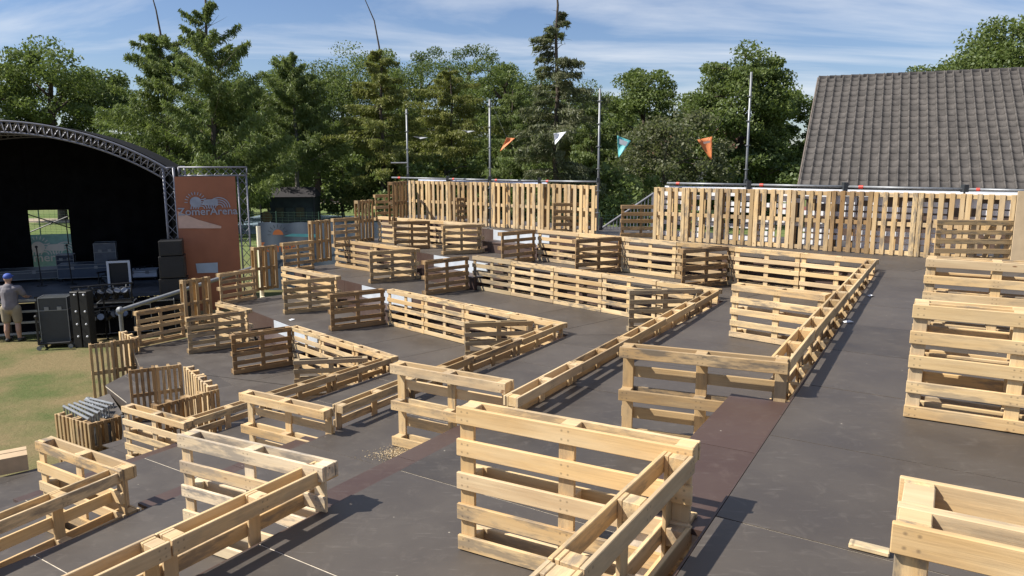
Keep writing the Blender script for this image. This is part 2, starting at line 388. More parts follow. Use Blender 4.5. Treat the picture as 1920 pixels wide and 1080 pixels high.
# half-height steps in the two gangways
def stepbox(poly, z0, z1, label, zt=None):
    r = empty('step', (poly[0].x, poly[0].y, z0), label=label, cat='step', group='half height steps in the gangways')
    off = Vector((-poly[0].x, -poly[0].y)); pq = [p + off for p in poly]
    mid = (pq[0] + pq[1]) / 2; mid2 = (pq[3] + pq[2]) / 2
    for q in ([pq[0], mid, mid2, pq[3]], [mid, pq[1], pq[2], mid2]):
        prism(inset(q, .003), z1 - z0 - .03, z1 - z0).obj('tread', PLYB, r)
    prism(inset(pq, .02), .004, z1 - z0 - .032).obj('carcass', PLYB if zt else EDGE, r)
    if zt:
        e = (pq[3] - pq[0]).normalized() * .012; q = [pq[0] + e * .1, pq[1] + e * .1, pq[1] + e, pq[0] + e]
        prism(q, z1 - z0 + .004, zt - z0 - .006).obj('back_panel', PALEG, r)
ordn = {1: 'lowest', 2: 'second', 3: 'third', 4: 'topmost'}
for k in (1, 2, 3, 4):
    c = APEX[k].dot(nB); s0, s1 = 3.3, 5.2
    db = DIRB[k]; nb_ = Vector((db.y, -db.x)); org = APEX[k]; t0 = s0 - org.dot(uB); t1 = s1 - org.dot(uB); dp = .36 if k < 4 else .46; s1x = .35 if k == 4 else 0
    base = [org + db * t0 - nb_ * .016, org + db * (t1 + s1x) - nb_ * .016, org + db * (t1 + s1x) - nb_ * dp, org + db * t0 - nb_ * dp]
    stepbox(base, TZ[k - 1], TZ[k] - (.10 if k < 4 else .06), 'brown plywood half step in the near gangway, %s of four' % ordn[k])
    a = APEX[k]; es = EDG[k][0]; d = (es - a).normalized(); low = -nA
    t0, t1 = (12.75 - .25 * (k - 1)) - a.dot(vA), (14.75 - .25 * (k - 1)) - a.dot(vA)
    base = [a + d * t0 + low * .016, a + d * t1 + low * .016, a + d * t1 + low * .42, a + d * t0 + low * .42]
    stepbox(base, TZ[k - 1], (TZ[k - 1] + TZ[k]) / 2, 'brown plywood half step with pale back in the far gangway, %s of four' % ordn[k], TZ[k])

# ------------------------------------------------------------------ pallets
TH = .144
def bmesh_box(d, name, mat, b=.003): return MB().bbox(d, b=b).mesh(name, mat)
M_DECK = [bmesh_box((1.2, .022, w), 'deck_board', WOOD) for w in (.088, .082, .092)]
M_BOT = bmesh_box((1.194, .022, .090), 'bottom_board', WOOD)
M_CROSS = bmesh_box((.792, .022, .082), 'cross_board', WOOD)
M_BLOCK = bmesh_box((.082, .078, .088), 'block', WOODB)
M_BLOCKW = bmesh_box((.082, .150, .088), 'block', WOODB)
PAL_N = [0]
ORD = ['first', 'second', 'third', 'fourth', 'fifth', 'sixth', 'seventh', 'eighth', 'ninth', 'tenth']
def pallet(p, z, ang, Lp, H, deck='R', upright=False, label='', group=None, tint=(1, 1, 1), deep=False, tilt=0.0, skip=()):
    """p: plan corner; long side runs along ang; thickness to the left of that heading; deck boards on side R or L"""
    root = empty('pallet', (p[0], p[1], z + .002), ang, label, 'pallet', group); PAL_N[0] += 1
    root.rotation_euler = (tilt, 0, ang)
    Tt = TH + (.072 if deep else 0); bh = .150 if deep else .078
    root.scale = (Lp / (.8 if upright else 1.2), 1, H / (1.2 if upright else .8))
    f = (lambda y: y) if deck == 'R' else (lambda y: Tt - y)
    jt = lambda s: random.uniform(-s, s)
    def place(name, me, x, y, zz, along_len):
        o = bpy.data.objects.new(name, me); COL.objects.link(o); o.parent = root
        if upright: x, zz, along_len = zz, x, not along_len
        o.location = (x, f(y), zz)
        if not along_len: o.rotation_euler = (0, R(-90), 0)
        k = random.uniform(.86, 1.06); o.color = (tint[0] * k, tint[1] * k, tint[2] * k, 1)
    for i in range(5):
        if i in skip: continue
        place('deck_board', M_DECK[random.randrange(3)], .6 + jt(.004), .011, .047 + i * (.706) / 4 + (jt(.006) if 0 < i < 4 else 0), True)
    for x in (.0505, .6, 1.1495):
        place('cross_board', M_CROSS, x, .0335, .4, False)
        for zz in (.05, .4, .75): place('block', M_BLOCKW if deep else M_BLOCK, x + jt(.002), .0455 + bh / 2, zz, True)
    for zz in (.0495, .4, .7505): place('bottom_board', M_BOT, .6, .0470 + bh + .011, zz, True)
    return root
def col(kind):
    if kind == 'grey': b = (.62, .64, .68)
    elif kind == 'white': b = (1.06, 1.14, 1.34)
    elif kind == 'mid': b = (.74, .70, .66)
    elif kind == 'dark': b = (.52, .45, .39)  # mid and dark: weathering plus the dividers' shade, mixed into the wood tint
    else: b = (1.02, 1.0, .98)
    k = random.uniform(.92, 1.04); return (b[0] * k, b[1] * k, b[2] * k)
def fence(k, p1, p2, H1, H2, n, label, group, deck='R', upright=False, kinds=None, back=False, left_count=True, base=False, th_flip=False, deep=False):
    """run of n pallets whose visible upper edge passes through two photo points at height H above level k"""
    A = at_z(*p1, TZ[k] + H1); B = at_z(*p2, TZ[k] + H2); A2 = Vector((A.x, A.y)); B2 = Vector((B.x, B.y))
    d = B2 - A2; ln = d.length / n; d.normalize(); ang = math.atan2(d.y, d.x); ln_ = Vector((-d.y, d.x))
    out = []
    for i in range(n):
        H = H1 + (H2 - H1) * (i + .5) / n
        q = A2 + d * (ln * i + .004)
        if back: q = q - ln_ * TH
        kd = kinds[i % len(kinds)] if kinds else 'pale'
        o = ORD[i] if left_count else ORD[n - 1 - i]
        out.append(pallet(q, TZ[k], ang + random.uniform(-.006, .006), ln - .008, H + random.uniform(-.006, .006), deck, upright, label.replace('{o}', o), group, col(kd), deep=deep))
    return out
P_ = 'pale'; M_ = 'mid'; D_ = 'dark'; G_ = 'grey'
g_near = 'pallets beside the near gangway'
# near stubs
fence(3, (879, 750), (1317, 826.5), .86, .86, 1, 'pale five board pallet nearest the camera, beside the third step', g_near, back=True)
fence(2, (361.7, 802.7), (635, 864.3), .856, .856, 1, 'whitish pallet at the front, with an empty corner and the most bleached boards', g_near, back=True, kinds=['white'])
fence(1, (95, 816.7), (255, 872.7), .86, .86, 1, 'yellowish pallet beside the cardboard box at the lower left', g_near, back=True)
fence(2, (729.5, 681.4), (949.5, 719), .835, .835, 1, 'three board pallet with a pile of sawdust at its foot', g_near, deck='L')
fence(3, (1160, 649), (1480.7, 680), .79, .79, 1, 'three board pallet meeting the long rail beside the upper walkway', g_near, deck='L', kinds=[M_])
fence(1, (446.4, 736.4), (608.5, 772.5), .82, .82, 1, 'three board pallet at the start of the second row rail', g_near, deck='L')
fence(0, (226.3, 760.7), (344, 794), .75, .75, 1, 'orange toned five board pallet in front of the crooked pallet pen', g_near)
# rails running away from the camera
def rail(k, p1, p2, H1, H2, n, label, group, kinds=None):
    return fence(k, p1, p2, H1, H2, n, label, group, deck='L', kinds=kinds)
gr = 'rails along the near terraces'
def ext(p, q, t): return (p[0] + (q[0] - p[0]) * t, p[1] + (q[1] - p[1]) * t)
def rail_metric(k, p_far, p_on, H, n, label, kinds, shift=0):   # starts at p_far, comes towards the camera
    A = at_z(*p_far, TZ[k] + H); B = at_z(*p_on, TZ[k] + H); d = Vector((B.x - A.x, B.y - A.y)).normalized(); ang = math.atan2(d.y, d.x)
    for i in range(n):
        q = Vector((A.x, A.y)) + d * (1.205 * (i + 1) + shift); q2 = q
        pallet(q2, TZ[k], ang + math.pi, 1.2, H, 'L', False, label.replace('{o}', ORD[i]), gr, col(kinds[i % len(kinds)]))
rail_metric(3, (1308, 846), (1081.5, 1080), .835, 2, 'pallet {o} from the corner in the foreground rail at bottom centre', [P_, P_], .03)
rail_metric(2, (635, 865), (180, 1080), .83, 3, 'pallet {o} from the corner in the long foreground rail at bottom left', [P_, P_], .0)
rail_metric(1, (255, 873), (0, 976.7), .84, 2, 'pallet {o} from the corner in the leftmost foreground rail', [P_, P_], .0)
rail(3, (1482.6, 673), (1643, 488), .78, .70, 6, '{o} pallet along the long rail left of the upper walkway', gr, [P_, P_, M_])
rail(2, (970, 746), (1349, 545), .78, .72, 5, '{o} pallet along the third row rail', gr, [P_, M_, P_])
rail(1, (641, 760), (1054, 608), .80, .74, 4, '{o} pallet along the second row rail', gr, [P_, M_, M_])
rail(0, (357, 787), (734, 671), .75, .74, 3, '{o} pallet along the lowest row rail', gr, [P_, M_, M_])
# sunlit fences of the far wing
gf = 'sunlit fences of the far terraces'
fence(3, (1007.5, 430), (1643, 487), .70, .70, 6, '{o} pallet from the left in the topmost sunlit fence right of the far gangway', gf, kinds=[P_, P_, P_, M_])
fence(2, (885, 480), (1347, 543), .72, .72, 5, '{o} pallet from the left in the third row sunlit fence', gf, kinds=[G_, P_, P_, P_, P_])
fence(1, (725, 543), (1054, 608), .73, .74, 4, '{o} pallet from the left in the second row sunlit fence', gf, kinds=[P_, P_, P_, P_])
fence(0, (543, 612), (734, 671), .74, .74, 3, '{o} pallet from the left in the lowest row sunlit fence', gf, kinds=[P_, P_, P_])
fence(3, (707, 405.5), (902, 420), .70, .70, 3, '{o} pallet from the left in the topmost sunlit fence left of the far gangway', gf)
fence(2, (626, 448), (779, 467), .72, .72, 2, '{o} pallet from the left in the sunlit fence behind the white bags', gf, kinds=[M_, P_])
fence(1, (526, 500), (629, 519), .73, .73, 1, 'sunlit pallet behind the left gangway stub on the second level', gf)
fence(0, (403, 567.5), (462, 581.5), .74, .74, 1, 'sunlit pallet behind the left gangway stub on the lowest level', gf)
# dividers of the far wing, shaded side to the camera
gd = 'shaded divider pallets of the far terraces'
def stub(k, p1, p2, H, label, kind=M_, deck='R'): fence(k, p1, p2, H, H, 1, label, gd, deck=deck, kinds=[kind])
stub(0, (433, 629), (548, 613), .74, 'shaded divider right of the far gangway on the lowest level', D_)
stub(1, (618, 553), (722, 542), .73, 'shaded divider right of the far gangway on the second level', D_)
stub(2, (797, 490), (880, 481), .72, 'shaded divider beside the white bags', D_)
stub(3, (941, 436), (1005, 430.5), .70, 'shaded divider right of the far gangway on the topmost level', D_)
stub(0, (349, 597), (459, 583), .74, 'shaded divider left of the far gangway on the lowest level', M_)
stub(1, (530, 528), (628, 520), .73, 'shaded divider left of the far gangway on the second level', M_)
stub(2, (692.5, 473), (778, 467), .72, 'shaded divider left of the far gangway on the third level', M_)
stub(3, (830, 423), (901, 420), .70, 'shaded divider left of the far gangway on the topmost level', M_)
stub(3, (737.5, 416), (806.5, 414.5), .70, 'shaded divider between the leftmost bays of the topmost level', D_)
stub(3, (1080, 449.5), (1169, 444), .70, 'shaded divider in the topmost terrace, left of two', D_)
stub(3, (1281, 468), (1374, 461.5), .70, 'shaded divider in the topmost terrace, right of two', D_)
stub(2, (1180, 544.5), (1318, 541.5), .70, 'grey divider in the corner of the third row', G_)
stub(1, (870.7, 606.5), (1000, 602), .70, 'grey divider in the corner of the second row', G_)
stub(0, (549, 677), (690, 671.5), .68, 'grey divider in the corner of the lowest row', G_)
fence(3, (1370.6, 533.3), (1548, 554.5), .675, .675, 1, 'thick pallet standing alone behind the long walkway rail', g_near, deep=True)
# walkway stacks on the right
gs = 'pallets along the right side of the walkway'
def single(k, p, ang, Lp, H, label, kind=P_, top=True, deep=False, off=0.0, deck='R'):
    A = at_z(*p, TZ[k] + (H if top else 0)); d = Vector((math.cos(ang), math.sin(ang))); nn = Vector((-d.y, d.x))
    pallet((A.x + nn.x * off, A.y + nn.y * off), TZ[k], ang, Lp, H, deck, False, label, gs, col(kind), deep=deep)
single(4, (1692.5, 782.7), R(-30), 1.2, .77, 'full height pallet at the right edge, front of a pair', P_, False)
single(4, (1692.5, 782.7), R(-30), 1.2, .765, 'pallet hidden behind the full height pallet at the right edge', P_, False, off=.148, deck='L')
single(4, (1736, 484.5), R(-31), 1.2, .75, 'pallet further along the walkway, partly behind the full height pallet', P_)
single(4, (1736, 484.5), R(-31), 1.2, .745, 'pallet hidden behind the second walkway pallet', P_, off=.148, deck='L')
single(4, (1674, 981), R(-30.5), 1.2, .75, 'pallet cut off by the lower right corner, front of a pair', P_)
single(4, (1674, 981), R(-30.5), 1.2, .745, 'thicker rear pallet in the lower right corner', P_, off=.147, deep=True, deck='L')
# upper walkway dividers in front of the back walls
gw = 'dark dividers in front of the back walls'
for p1, p2, lb, kd in (((1165, 385), (1242, 385), 'brown divider beside the stair railing', D_), ((1037, 380.5), (1114, 380), 'brown divider at the right end of the left back wall', D_),
                   ((856, 371.5), (916, 370.5), 'brown divider in the middle of the left back wall', D_), ((1757, 413), (1902, 414), 'tan divider at the right end of the right back wall', M_)):
    fence(4, p1, p2, .71, .71, 1, lb, gw, kinds=[kd])
# tall back walls: pallets on end
gb = 'upright pallets of the back walls'
fence(4, (765, 338.5), (1116, 347.5), 1.13, 1.13, 8, '{o} upright pallet from the left in the left back wall', gb, upright=True, kinds=[P_, P_, M_, P_])
fence(4, (1226, 350.5), (1908, 366), 1.13, 1.13, 9, '{o} upright pallet from the left in the right back wall', gb, upright=True, kinds=[P_, P_, M_, P_, M_, D_, P_])
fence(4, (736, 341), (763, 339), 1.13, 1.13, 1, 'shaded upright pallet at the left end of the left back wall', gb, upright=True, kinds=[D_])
# left edge facing the stage
ge = 'pallets along the edge facing the stage'
for k, p1, p2, lb in ((0, (255, 586), (345, 571), 'lying pallet on the stage side edge of the lowest level'), (1, (411, 513.5), (479, 504), 'lying pallet on the stage side edge of the second level'),
                  (2, (530, 456), (588, 450.5), 'lying pallet on the stage side edge of the third level'), (3, (625, 410.5), (673, 407.5), 'lying pallet on the stage side edge of the topmost level'),
                  (4, (703, 365), (740, 364), 'lying pallet on the edge beside the left back wall')):
    fence(k, p1, p2, .74, .74, 1, lb, ge, kinds=[M_])
for k, p1, p2, lb in ((0, (342, 526), (395, 518.5), 'upright pallet on the stage side edge of the lowest level'), (1, (475.5, 464), (519, 459), 'upright pallet with a pale post behind it, second level'),
                  (2, (583, 415), (620, 412), 'upright pallet on the stage side edge of the third level'), (3, (671, 376), (700, 374), 'upright pallet on the stage side edge of the topmost level')):
    fence(k, p1, p2, 1.14, 1.14, 1, lb, ge, upright=True, kinds=[M_])
# on the grass against the lowest deck, and the crooked pens
gp = 'pallets against the front of the lowest level'
fence(9, (166, 646), (258, 635), 1.2, 1.2, 2, '{o} upright pallet from the left standing on the grass by the lowest deck', gp, upright=True, kinds=[M_, D_])
fence(9, (222, 622), (247, 634), 1.2, 1.2, 1, 'sunlit upright pallet edge behind the grass side pallets', gp, upright=True)
fence(0, (240, 696), (341, 683.5), .80, .80, 2, '{o} pallet from the left in the rear side of the crooked pen', gp, upright=True, kinds=[D_, M_])
fence(0, (343, 687), (389, 727), .80, .78, 2, '{o} pallet from the back in the sunlit side of the crooked pen', gp, upright=True, kinds=[P_])
fence(0, (293, 762), (412, 729.5), .74, .74, 2, '{o} pallet from the left in the front side of the crooked pen', gp, upright=True, kinds=[D_, M_], deck='R')
fence(9, (101, 776), (166.7, 796), .82, .82, 2, '{o} pallet from the left in the long side of the barrier pen', gp, upright=True, kinds=[M_])
fence(9, (167.5, 796), (228, 781), .82, .82, 1, 'shaded pallet closing the barrier pen towards the camera', gp, upright=True, kinds=[D_])

#@@REST@@
# ------------------------------------------------------------------ leaves and trees
def quad_mesh(name, V, mat):
    n = len(V); me = bpy.data.meshes.new(name)
    me.vertices.add(n * 4); me.vertices.foreach_set('co', V.reshape(-1).astype(np.float32))
    me.loops.add(n * 4); me.loops.foreach_set('vertex_index', np.arange(n * 4, dtype=np.int32))
    me.polygons.add(n); me.polygons.foreach_set('loop_start', np.arange(0, n * 4, 4, dtype=np.int32))
    me.materials.append(mat); me.update(calc_edges=True); return me
def unit(a): return a / np.maximum(np.linalg.norm(a, axis=1, keepdims=True), 1e-9)
def leaves(C, la, lb, down=0.0, rg=rng, align=None, al=0.0):
    n = len(C); a = rg.normal(size=(n, 3)); a[:, 2] -= down
    if align is not None: a = a * (1 - al) + align * al * 2
    a = unit(a); b = unit(np.cross(a, rg.normal(size=(n, 3))))
    s = rg.uniform(.6, 1.3, (n, 1)); A = a * la * s; B = b * lb * s
    return np.stack([C - A, C + B - A * .2, C + A, C - B - A * .2], 1)
def limb(m, pts, r0, r1, seg=6):
    n = len(pts) - 1
    for i in range(n): m.tube(pts[i], pts[i + 1], r0 + (r1 - r0) * i / n, seg, r0 + (r1 - r0) * (i + 1) / n, cap=False)
def broadleaf(px, ytop, d, wpx, label, mat, seed, base_y=None, low=.28, nclump=80, per=320, leaf=.125, name='broadleaf_tree', group='trees beyond the arena', lean=0):
    rg = np.random.default_rng(seed); c = at_y(px, ytop, d); H = max(c.z, 2.0); Rr = wpx / FPX * d / 2; X, Y = c.x, c.y
    root = empty(name, (X, Y, 0), 0, label, 'tree', group)
    m = MB(); tp = [Vector((0, 0, 0))]
    for i in range(1, 6): tp.append(Vector((rg.normal() * .12 * Rr * .3, rg.normal() * .1 * Rr * .3, H * .8 * i / 5)))
    limb(m, tp, .028 * H, .006 * H, 7)
    zc = H * (1 + low) / 2; hz = H * (1 - low) / 2
    # clumps inside a bumpy envelope, densest near the skin
    P = []
    lob = rg.normal(size=(7, 3)); lob = unit(lob); amp = rg.uniform(-.18, .22, 7)
    while len(P) < nclump:
        q = rg.normal(size=3); q /= np.linalg.norm(q); rr = rg.uniform(.35, 1) ** .5 * (1 + float((amp * np.maximum(0, lob @ q) ** 3).sum()))
        z = q[2] * rr
        w = 1.0 if z > -.2 else 1.0 + .25 * z
        P.append((q[0] * rr * Rr * w, q[1] * rr * Rr * w, zc + z * hz * .90))
    P = np.array(P)
    for i in range(0, nclump, 5):
        e = Vector(P[i]); s = tp[2] + (tp[5] - tp[2]) * min(1, max(0, (e.z - tp[2].z) / max(.1, tp[5].z - tp[2].z)) * .8)
        mid = (s + e) / 2 + Vector((0, 0, .05 * H)); limb(m, [s, mid, e], .009 * H, .002 * H, 5)
    m.obj('trunk', BARK, root, smooth=True)
    rc = rg.uniform(.15, .33, nclump) * Rr * 1.2
    C = np.repeat(P, per, 0); q = rg.normal(size=C.shape); q = unit(q) * (rg.uniform(0, 1, (len(C), 1)) ** .4)
    q[:, 2] *= .62; C = C + q * np.repeat(rc, per)[:, None]
    C = C[C[:, 2] > .15]
    link('crown', quad_mesh('crown', leaves(C, leaf, leaf * .6, .25, rg), mat), root)
    return root
def larch(px, ytop, d, wpx, label, mat, seed, nb=150, low=.1, spire=None, bend=0, droop=.25, bare=.0, name='larch_tree', dens=1.0, up=.12, needle=(.15, .036)):
    rg = np.random.default_rng(seed); c = at_y(px, ytop, d); H = c.z; Rr = wpx / FPX * d / 2
    root = empty(name, (c.x, c.y, 0), 0, label, 'tree', 'trees beyond the arena')
    m = MB(); tp = [Vector((math.sin(i * 1.7 + seed) * .08, math.cos(i * 1.3) * .06, H * i / 8)) for i in range(9)]
    if spire: tp.append(Vector((bend * .35, 0, H + spire * .55))); tp.append(Vector((bend, 0, H + spire)))
    limb(m, tp, .016 * H, .0035 * H if not spire else .0022 * H, 7)
    CC = []; AL = []
    for i in range(nb):
        h = low + (1 - low) * (i / nb) ** .9 * .98; az = rg.uniform(0, 2 * math.pi)
        prof = (1 - h) ** .55 * (.55 + .75 * rg.random()) + .05
        if h < .2: prof *= .75 + h
        Lb = Rr * prof * (1.25 if rg.random() < .12 else 1)
        o = Vector((0, 0, H * h)); dirv = Vector((math.cos(az), math.sin(az), up + .25 * h)); dirv.normalize()
        pts = []; ns = 6
        for j in range(ns + 1):
            t = j / ns; p = o + dirv * (Lb * t); p.z -= droop * Lb * t * t - .10 * Lb * t ** 3; pts.append(p)
        limb(m, pts, .0045 * H * (1 - h) + .012, .004, 4)
        if rg.random() < bare * 1.6 * (h ** 2): continue
        n = int((26 + 60 * Lb / max(Rr, .1)) * dens * 6.5 * (1 - .45 * h))
        t = rg.uniform(.12, 1.02, n) ** .8; seg = np.clip((t * ns).astype(int), 0, ns - 1); fr = t * ns - seg
        arr = np.array([tuple(p) for p in pts]); q = arr[seg] + (arr[np.minimum(seg + 1, ns)] - arr[seg]) * fr[:, None]
        side = np.array([-math.sin(az), math.cos(az), 0]); spread = (.08 + .22 * np.sin(np.pi * np.clip(t, 0, 1) ** .8)) * Lb * .62
        q = q + side * (rg.normal(size=n) * spread * .55)[:, None] + np.stack([rg.normal(size=n) * .06, rg.normal(size=n) * .06, -np.abs(rg.normal(size=n)) * (.08 + .055 * Lb)], 1)
        CC.append(q); AL.append(np.tile(np.array([dirv.x * .7, dirv.y * .7, -.55]), (n, 1)))
    m.obj('trunk', BARKG if name == 'pale_trunk_larch' else BARK, root, smooth=True)
    C = np.concatenate(CC); A = np.concatenate(AL); k = C[:, 2] > .2
    link('crown', quad_mesh('crown', leaves(C[k], needle[0], needle[1], .3, rg, A[k], .45), mat), root)
    return root
# a closed wood far behind, read as one mass
rg = np.random.default_rng(5)
n = 60000; x = rg.uniform(-150, 150, n); yb = 118 + rg.uniform(-6, 10, n); top = 9.5 + 2.5 * np.sin(x * .11) + 1.5 * np.sin(x * .37 + 1) + 1.0 * np.sin(x * .9)
zz = rg.uniform(0, 1, n) ** .7 * top
link('far_wood', quad_mesh('far_wood', leaves(np.stack([x, yb, zz], 1), .55, .38, .2, rg), LEAF_D), None, label='dark closed wood along the horizon behind the trees', cat='wood', kind='stuff')
T = broadleaf
T(-40, 88, 58, 190, 'broadleaf tree at the far left edge, above the stage arch', LEAF_M, 11, low=.30, nclump=60)
T(85, 84, 60, 190, 'loose broadleaf tree above the stage arch with sky gaps', LEAF_M, 12, low=.34, nclump=55)
T(175, 105, 64, 150, 'broadleaf tree left of the tall larches', LEAF_D, 13, low=.3, nclump=50)
T(510, 96, 88, 170, 'round tree behind the pale trunk larch, left', LEAF_M, 14, low=.1)
T(590, 92, 92, 180, 'round tree behind the pale trunk larch, right', LEAF_D, 15, low=.1)
T(700, 66, 90, 200, 'high domed tree behind the yellowish larch', LEAF_M, 16, low=.1, nclump=85)
T(790, 72, 96, 170, 'domed tree right of the highest dome in the middle distance', LEAF_D, 17, low=.1)
T(872, 72, 90, 170, 'dark tree above the left back wall', LEAF_D, 18, low=.1)
T(640, 105, 96, 190, 'tree filling the gap left of the highest dome', LEAF_D, 41, low=.05, nclump=85)
T(1010, 120, 92, 170, 'tree filling the gap behind the ragged spruce, left side', LEAF_D, 42, low=.05, nclump=85)
T(430, 120, 90, 190, 'tree filling the gap right of the tallest larch', LEAF_D, 43, low=.05, nclump=85)
T(945, 90, 84, 140, 'tree just left of the ragged spruce', LEAF_M, 19, low=.1)
T(1100, 160, 86, 170, 'tree behind the ragged spruce, right side', LEAF_D, 20, low=.08)
T(1212, 108, 66, 150, 'tree with a small high tuft right of the ragged spruce', LEAF_M, 21, low=.08, nclump=75)
T(1283, 152, 72, 110, 'small loose tree between two larger ones with sky gaps', LEAF_D, 22, low=.15, nclump=45, per=150)
T(1395, 74, 58, 190, 'big round crowned tree left of the tiled roof', LEAF_M, 23, low=.10, nclump=150, per=330)
T(1465, 150, 62, 150, 'lower tree touching the left edge of the tiled roof', LEAF_D, 24, low=.05)
T(1570, 150, 80, 120, 'tree peeping over the left end of the roof ridge', LEAF_D, 25, low=.1, nclump=45)
T(1775, 98, 72, 170, 'dark tree over the middle of the roof ridge', LEAF_D, 26, low=.1)
T(1890, 10, 56, 260, 'large bright tree above the right end of the roof', LEAF_M, 27, low=.1, nclump=160, per=330)
T(1250, 205, 54, 190, 'greyish bushy tree behind the stair railing', LEAF_G, 28, low=.02, nclump=80, per=170, leaf=.13)
larch(300, 62, 50, 300, 'tall larch with a dead bare spire, left of the tallest larch', LEAF_L, 31, nb=92, spire=2.6, bend=-.4, droop=.22, up=.22, dens=1.7)
larch(384, 12, 46, 280, 'tallest larch in front of the trees, with spreading drooping branches', LEAF_L, 32, nb=90, spire=1.6, bend=.2, droop=.12, bare=.3, up=.42, dens=1.7)
larch(450, 150, 60, 240, 'darker larch between the tallest larch and the pale trunk', LEAF_L, 36, nb=90, droop=.25, dens=1.5, up=.25)
larch(548, 105, 58, 240, 'larch with a pale bare lower trunk behind the dark kiosk', LEAF_L, 33, nb=85, low=.30, droop=.15, up=.4, dens=1.6, name='pale_trunk_larch')
larch(712, 88, 58, 190, 'yellowish larch with a long bent bare top', LEAF_Y, 34, nb=85, dens=1.6, low=.08, spire=3.4, bend=-1.0, droop=.3)
larch(845, 128, 64, 230, 'yellowish larch left of the left scaffold pole pair', LEAF_Y, 35, nb=85, dens=1.6, low=.08, droop=.3)
larch(1045, 10, 46, 200, 'ragged tall spruce with bare branches on its right', LEAF_G, 37, nb=95, dens=1.3, low=.12, spire=.9, bend=-.05, droop=.35, bare=.35, name='spruce_tree')
larch(1110, 200, 60, 190, 'light green larch behind the third scaffold pole', LEAF_L, 38, nb=80, dens=1.5, low=.05, droop=.3)
larch(960, 170, 62, 200, 'light green larch behind the orange pennant', LEAF_L, 39, nb=80, dens=1.5, low=.05, droop=.3)
for i, (px, yt, d, w, mt, lb) in enumerate(((500, 300, 66, 120, LEAF_D, 'dark shrub left of the kiosk'), (640, 288, 62, 150, LEAF_M, 'green shrub right of the kiosk'), (740, 280, 58, 150, LEAF_L, 'light shrub behind the left end of the back wall'),
        (830, 292, 60, 150, LEAF_M, 'green shrub behind the second pole'), (925, 286, 62, 150, LEAF_D, 'dark shrub behind the orange pennant'), (1010, 280, 58, 150, LEAF_M, 'green shrub under the ragged spruce'),
        (1105, 295, 60, 150, LEAF_M, 'green shrub behind the third pole'), (1180, 318, 46, 170, LEAF_L, 'light shrub in the gap between the back walls'), (1330, 268, 58, 150, LEAF_D, 'dark shrub behind the second orange pennant'),
        (1430, 265, 56, 160, LEAF_D, 'dark shrub behind the tallest pole'), (395, 300, 52, 200, LEAF_D, 'dark shrub behind the orange banner'), (230, 250, 60, 260, LEAF_D, 'dark shrub behind the stage roof'))):
    broadleaf(px, yt, d, w, lb, mt, 60 + i, low=.0, nclump=34, per=150, name='shrub', group='shrubs beyond the arena', leaf=.15)

# ------------------------------------------------------------------ house with the tiled roof
E0 = at_y(1497, 352, 26.0); R0 = at_y(1535, 147, 32.0)
hx = Vector((R0.x - E0.x, R0.y - E0.y, 0)); run = hx.length; hx.normalize(); rd = Vector((hx.y, -hx.x, 0))   # rd: along the ridge, to the right
house = empty('house', (E0.x, E0.y, 0), 0, 'low house with a large grey brown tiled roof behind the right back wall', 'house')
LEN = 13.0; rise = R0.z - E0.z
o = Vector((0, 0, 0)); e0 = Vector((0, 0, E0.z)); r0 = Vector((hx.x * run, hx.y * run, R0.z)); b0 = hx * run * 2 + e0
slope = (r0 - e0).normalized(); sl = (r0 - e0).length; nrm = rd.cross(slope).normalized()
if nrm.z < 0: nrm = -nrm
def off(v, inn): return v + rd * inn
m = MB(); gi = .25; i0 = hx * .45
wl = [i0 + rd * gi, i0 + rd * (LEN - gi), hx * (2 * run - .45) + rd * (LEN - gi), hx * (2 * run - .45) + rd * gi]
m.add([(p.x, p.y, 0) for p in wl] + [(p.x, p.y, E0.z) for p in wl] + [tuple(r0 + rd * gi - nrm * .25), tuple(r0 + rd * (LEN - gi) - nrm * .25)],
      [(0, 1, 5, 4), (1, 2, 6, 9, 5), (2, 3, 7, 6), (3, 0, 4, 8, 7)])
m.obj('wall', BRICK, house)
roof = MB(); th = nrm * .12
a, b, c, d_ = e0, e0 + rd * LEN, r0 + rd * LEN, r0
roof.add([a - th, b - th, c - th, d_ - th, a - nrm * .03, b - nrm * .03, c - nrm * .03, d_ - nrm * .03], [(3, 2, 1, 0), (4, 5, 6, 7), (0, 1, 5, 4), (1, 2, 6, 5), (2, 3, 7, 6), (3, 0, 4, 7)])
nr2 = Vector((-nrm.x, -nrm.y, nrm.z)); a2, b2 = b0, b0 + rd * LEN
nh = Vector((hx.x * abs(nrm.dot(hx)), hx.y * abs(nrm.dot(hx)), nrm.z)); t2 = nh * .12
roof.add([d_ - t2, c - t2, b2 - t2, a2 - t2, d_ - nh * .02, c - nh * .02, b2 - nh * .02, a2 - nh * .02], [(3, 2, 1, 0), (4, 5, 6, 7), (0, 1, 5, 4), (1, 2, 6, 5), (2, 3, 7, 6), (3, 0, 4, 7)])
m_, n_, l_, bs = new_mat('roof_tile'); oi = n_.new('ShaderNodeObjectInfo'); gg = n_.new('ShaderNodeNewGeometry')
v1 = mix(n_, l_, noise(n_, l_, gg.outputs['Position'], 1.1, 5, .65), (.060, .053, .047), (.105, .092, .082)); v1 = mix(n_, l_, ramp(n_, l_, noise(n_, l_, gg.outputs['Position'], 9, 4, .7), [(.5, 0.0), (.75, .6)]), v1, (.155, .135, .118))
v1 = mix(n_, l_, 1.0, v1, ramp(n_, l_, noise(n_, l_, gg.outputs['Position'], 3.1, 0), [(.3, .78), (.7, 1.15)]), 'MULTIPLY')
l_.new(v1, bs.inputs['Base Color']); bs.inputs['Roughness'].default_value = .75; TILE = m_
roof_o = roof.obj('roof', plain('roof_batten', (.045, .04, .036), .9), house)
TW = .30; ROWS = 19; TLn = sl / ROWS
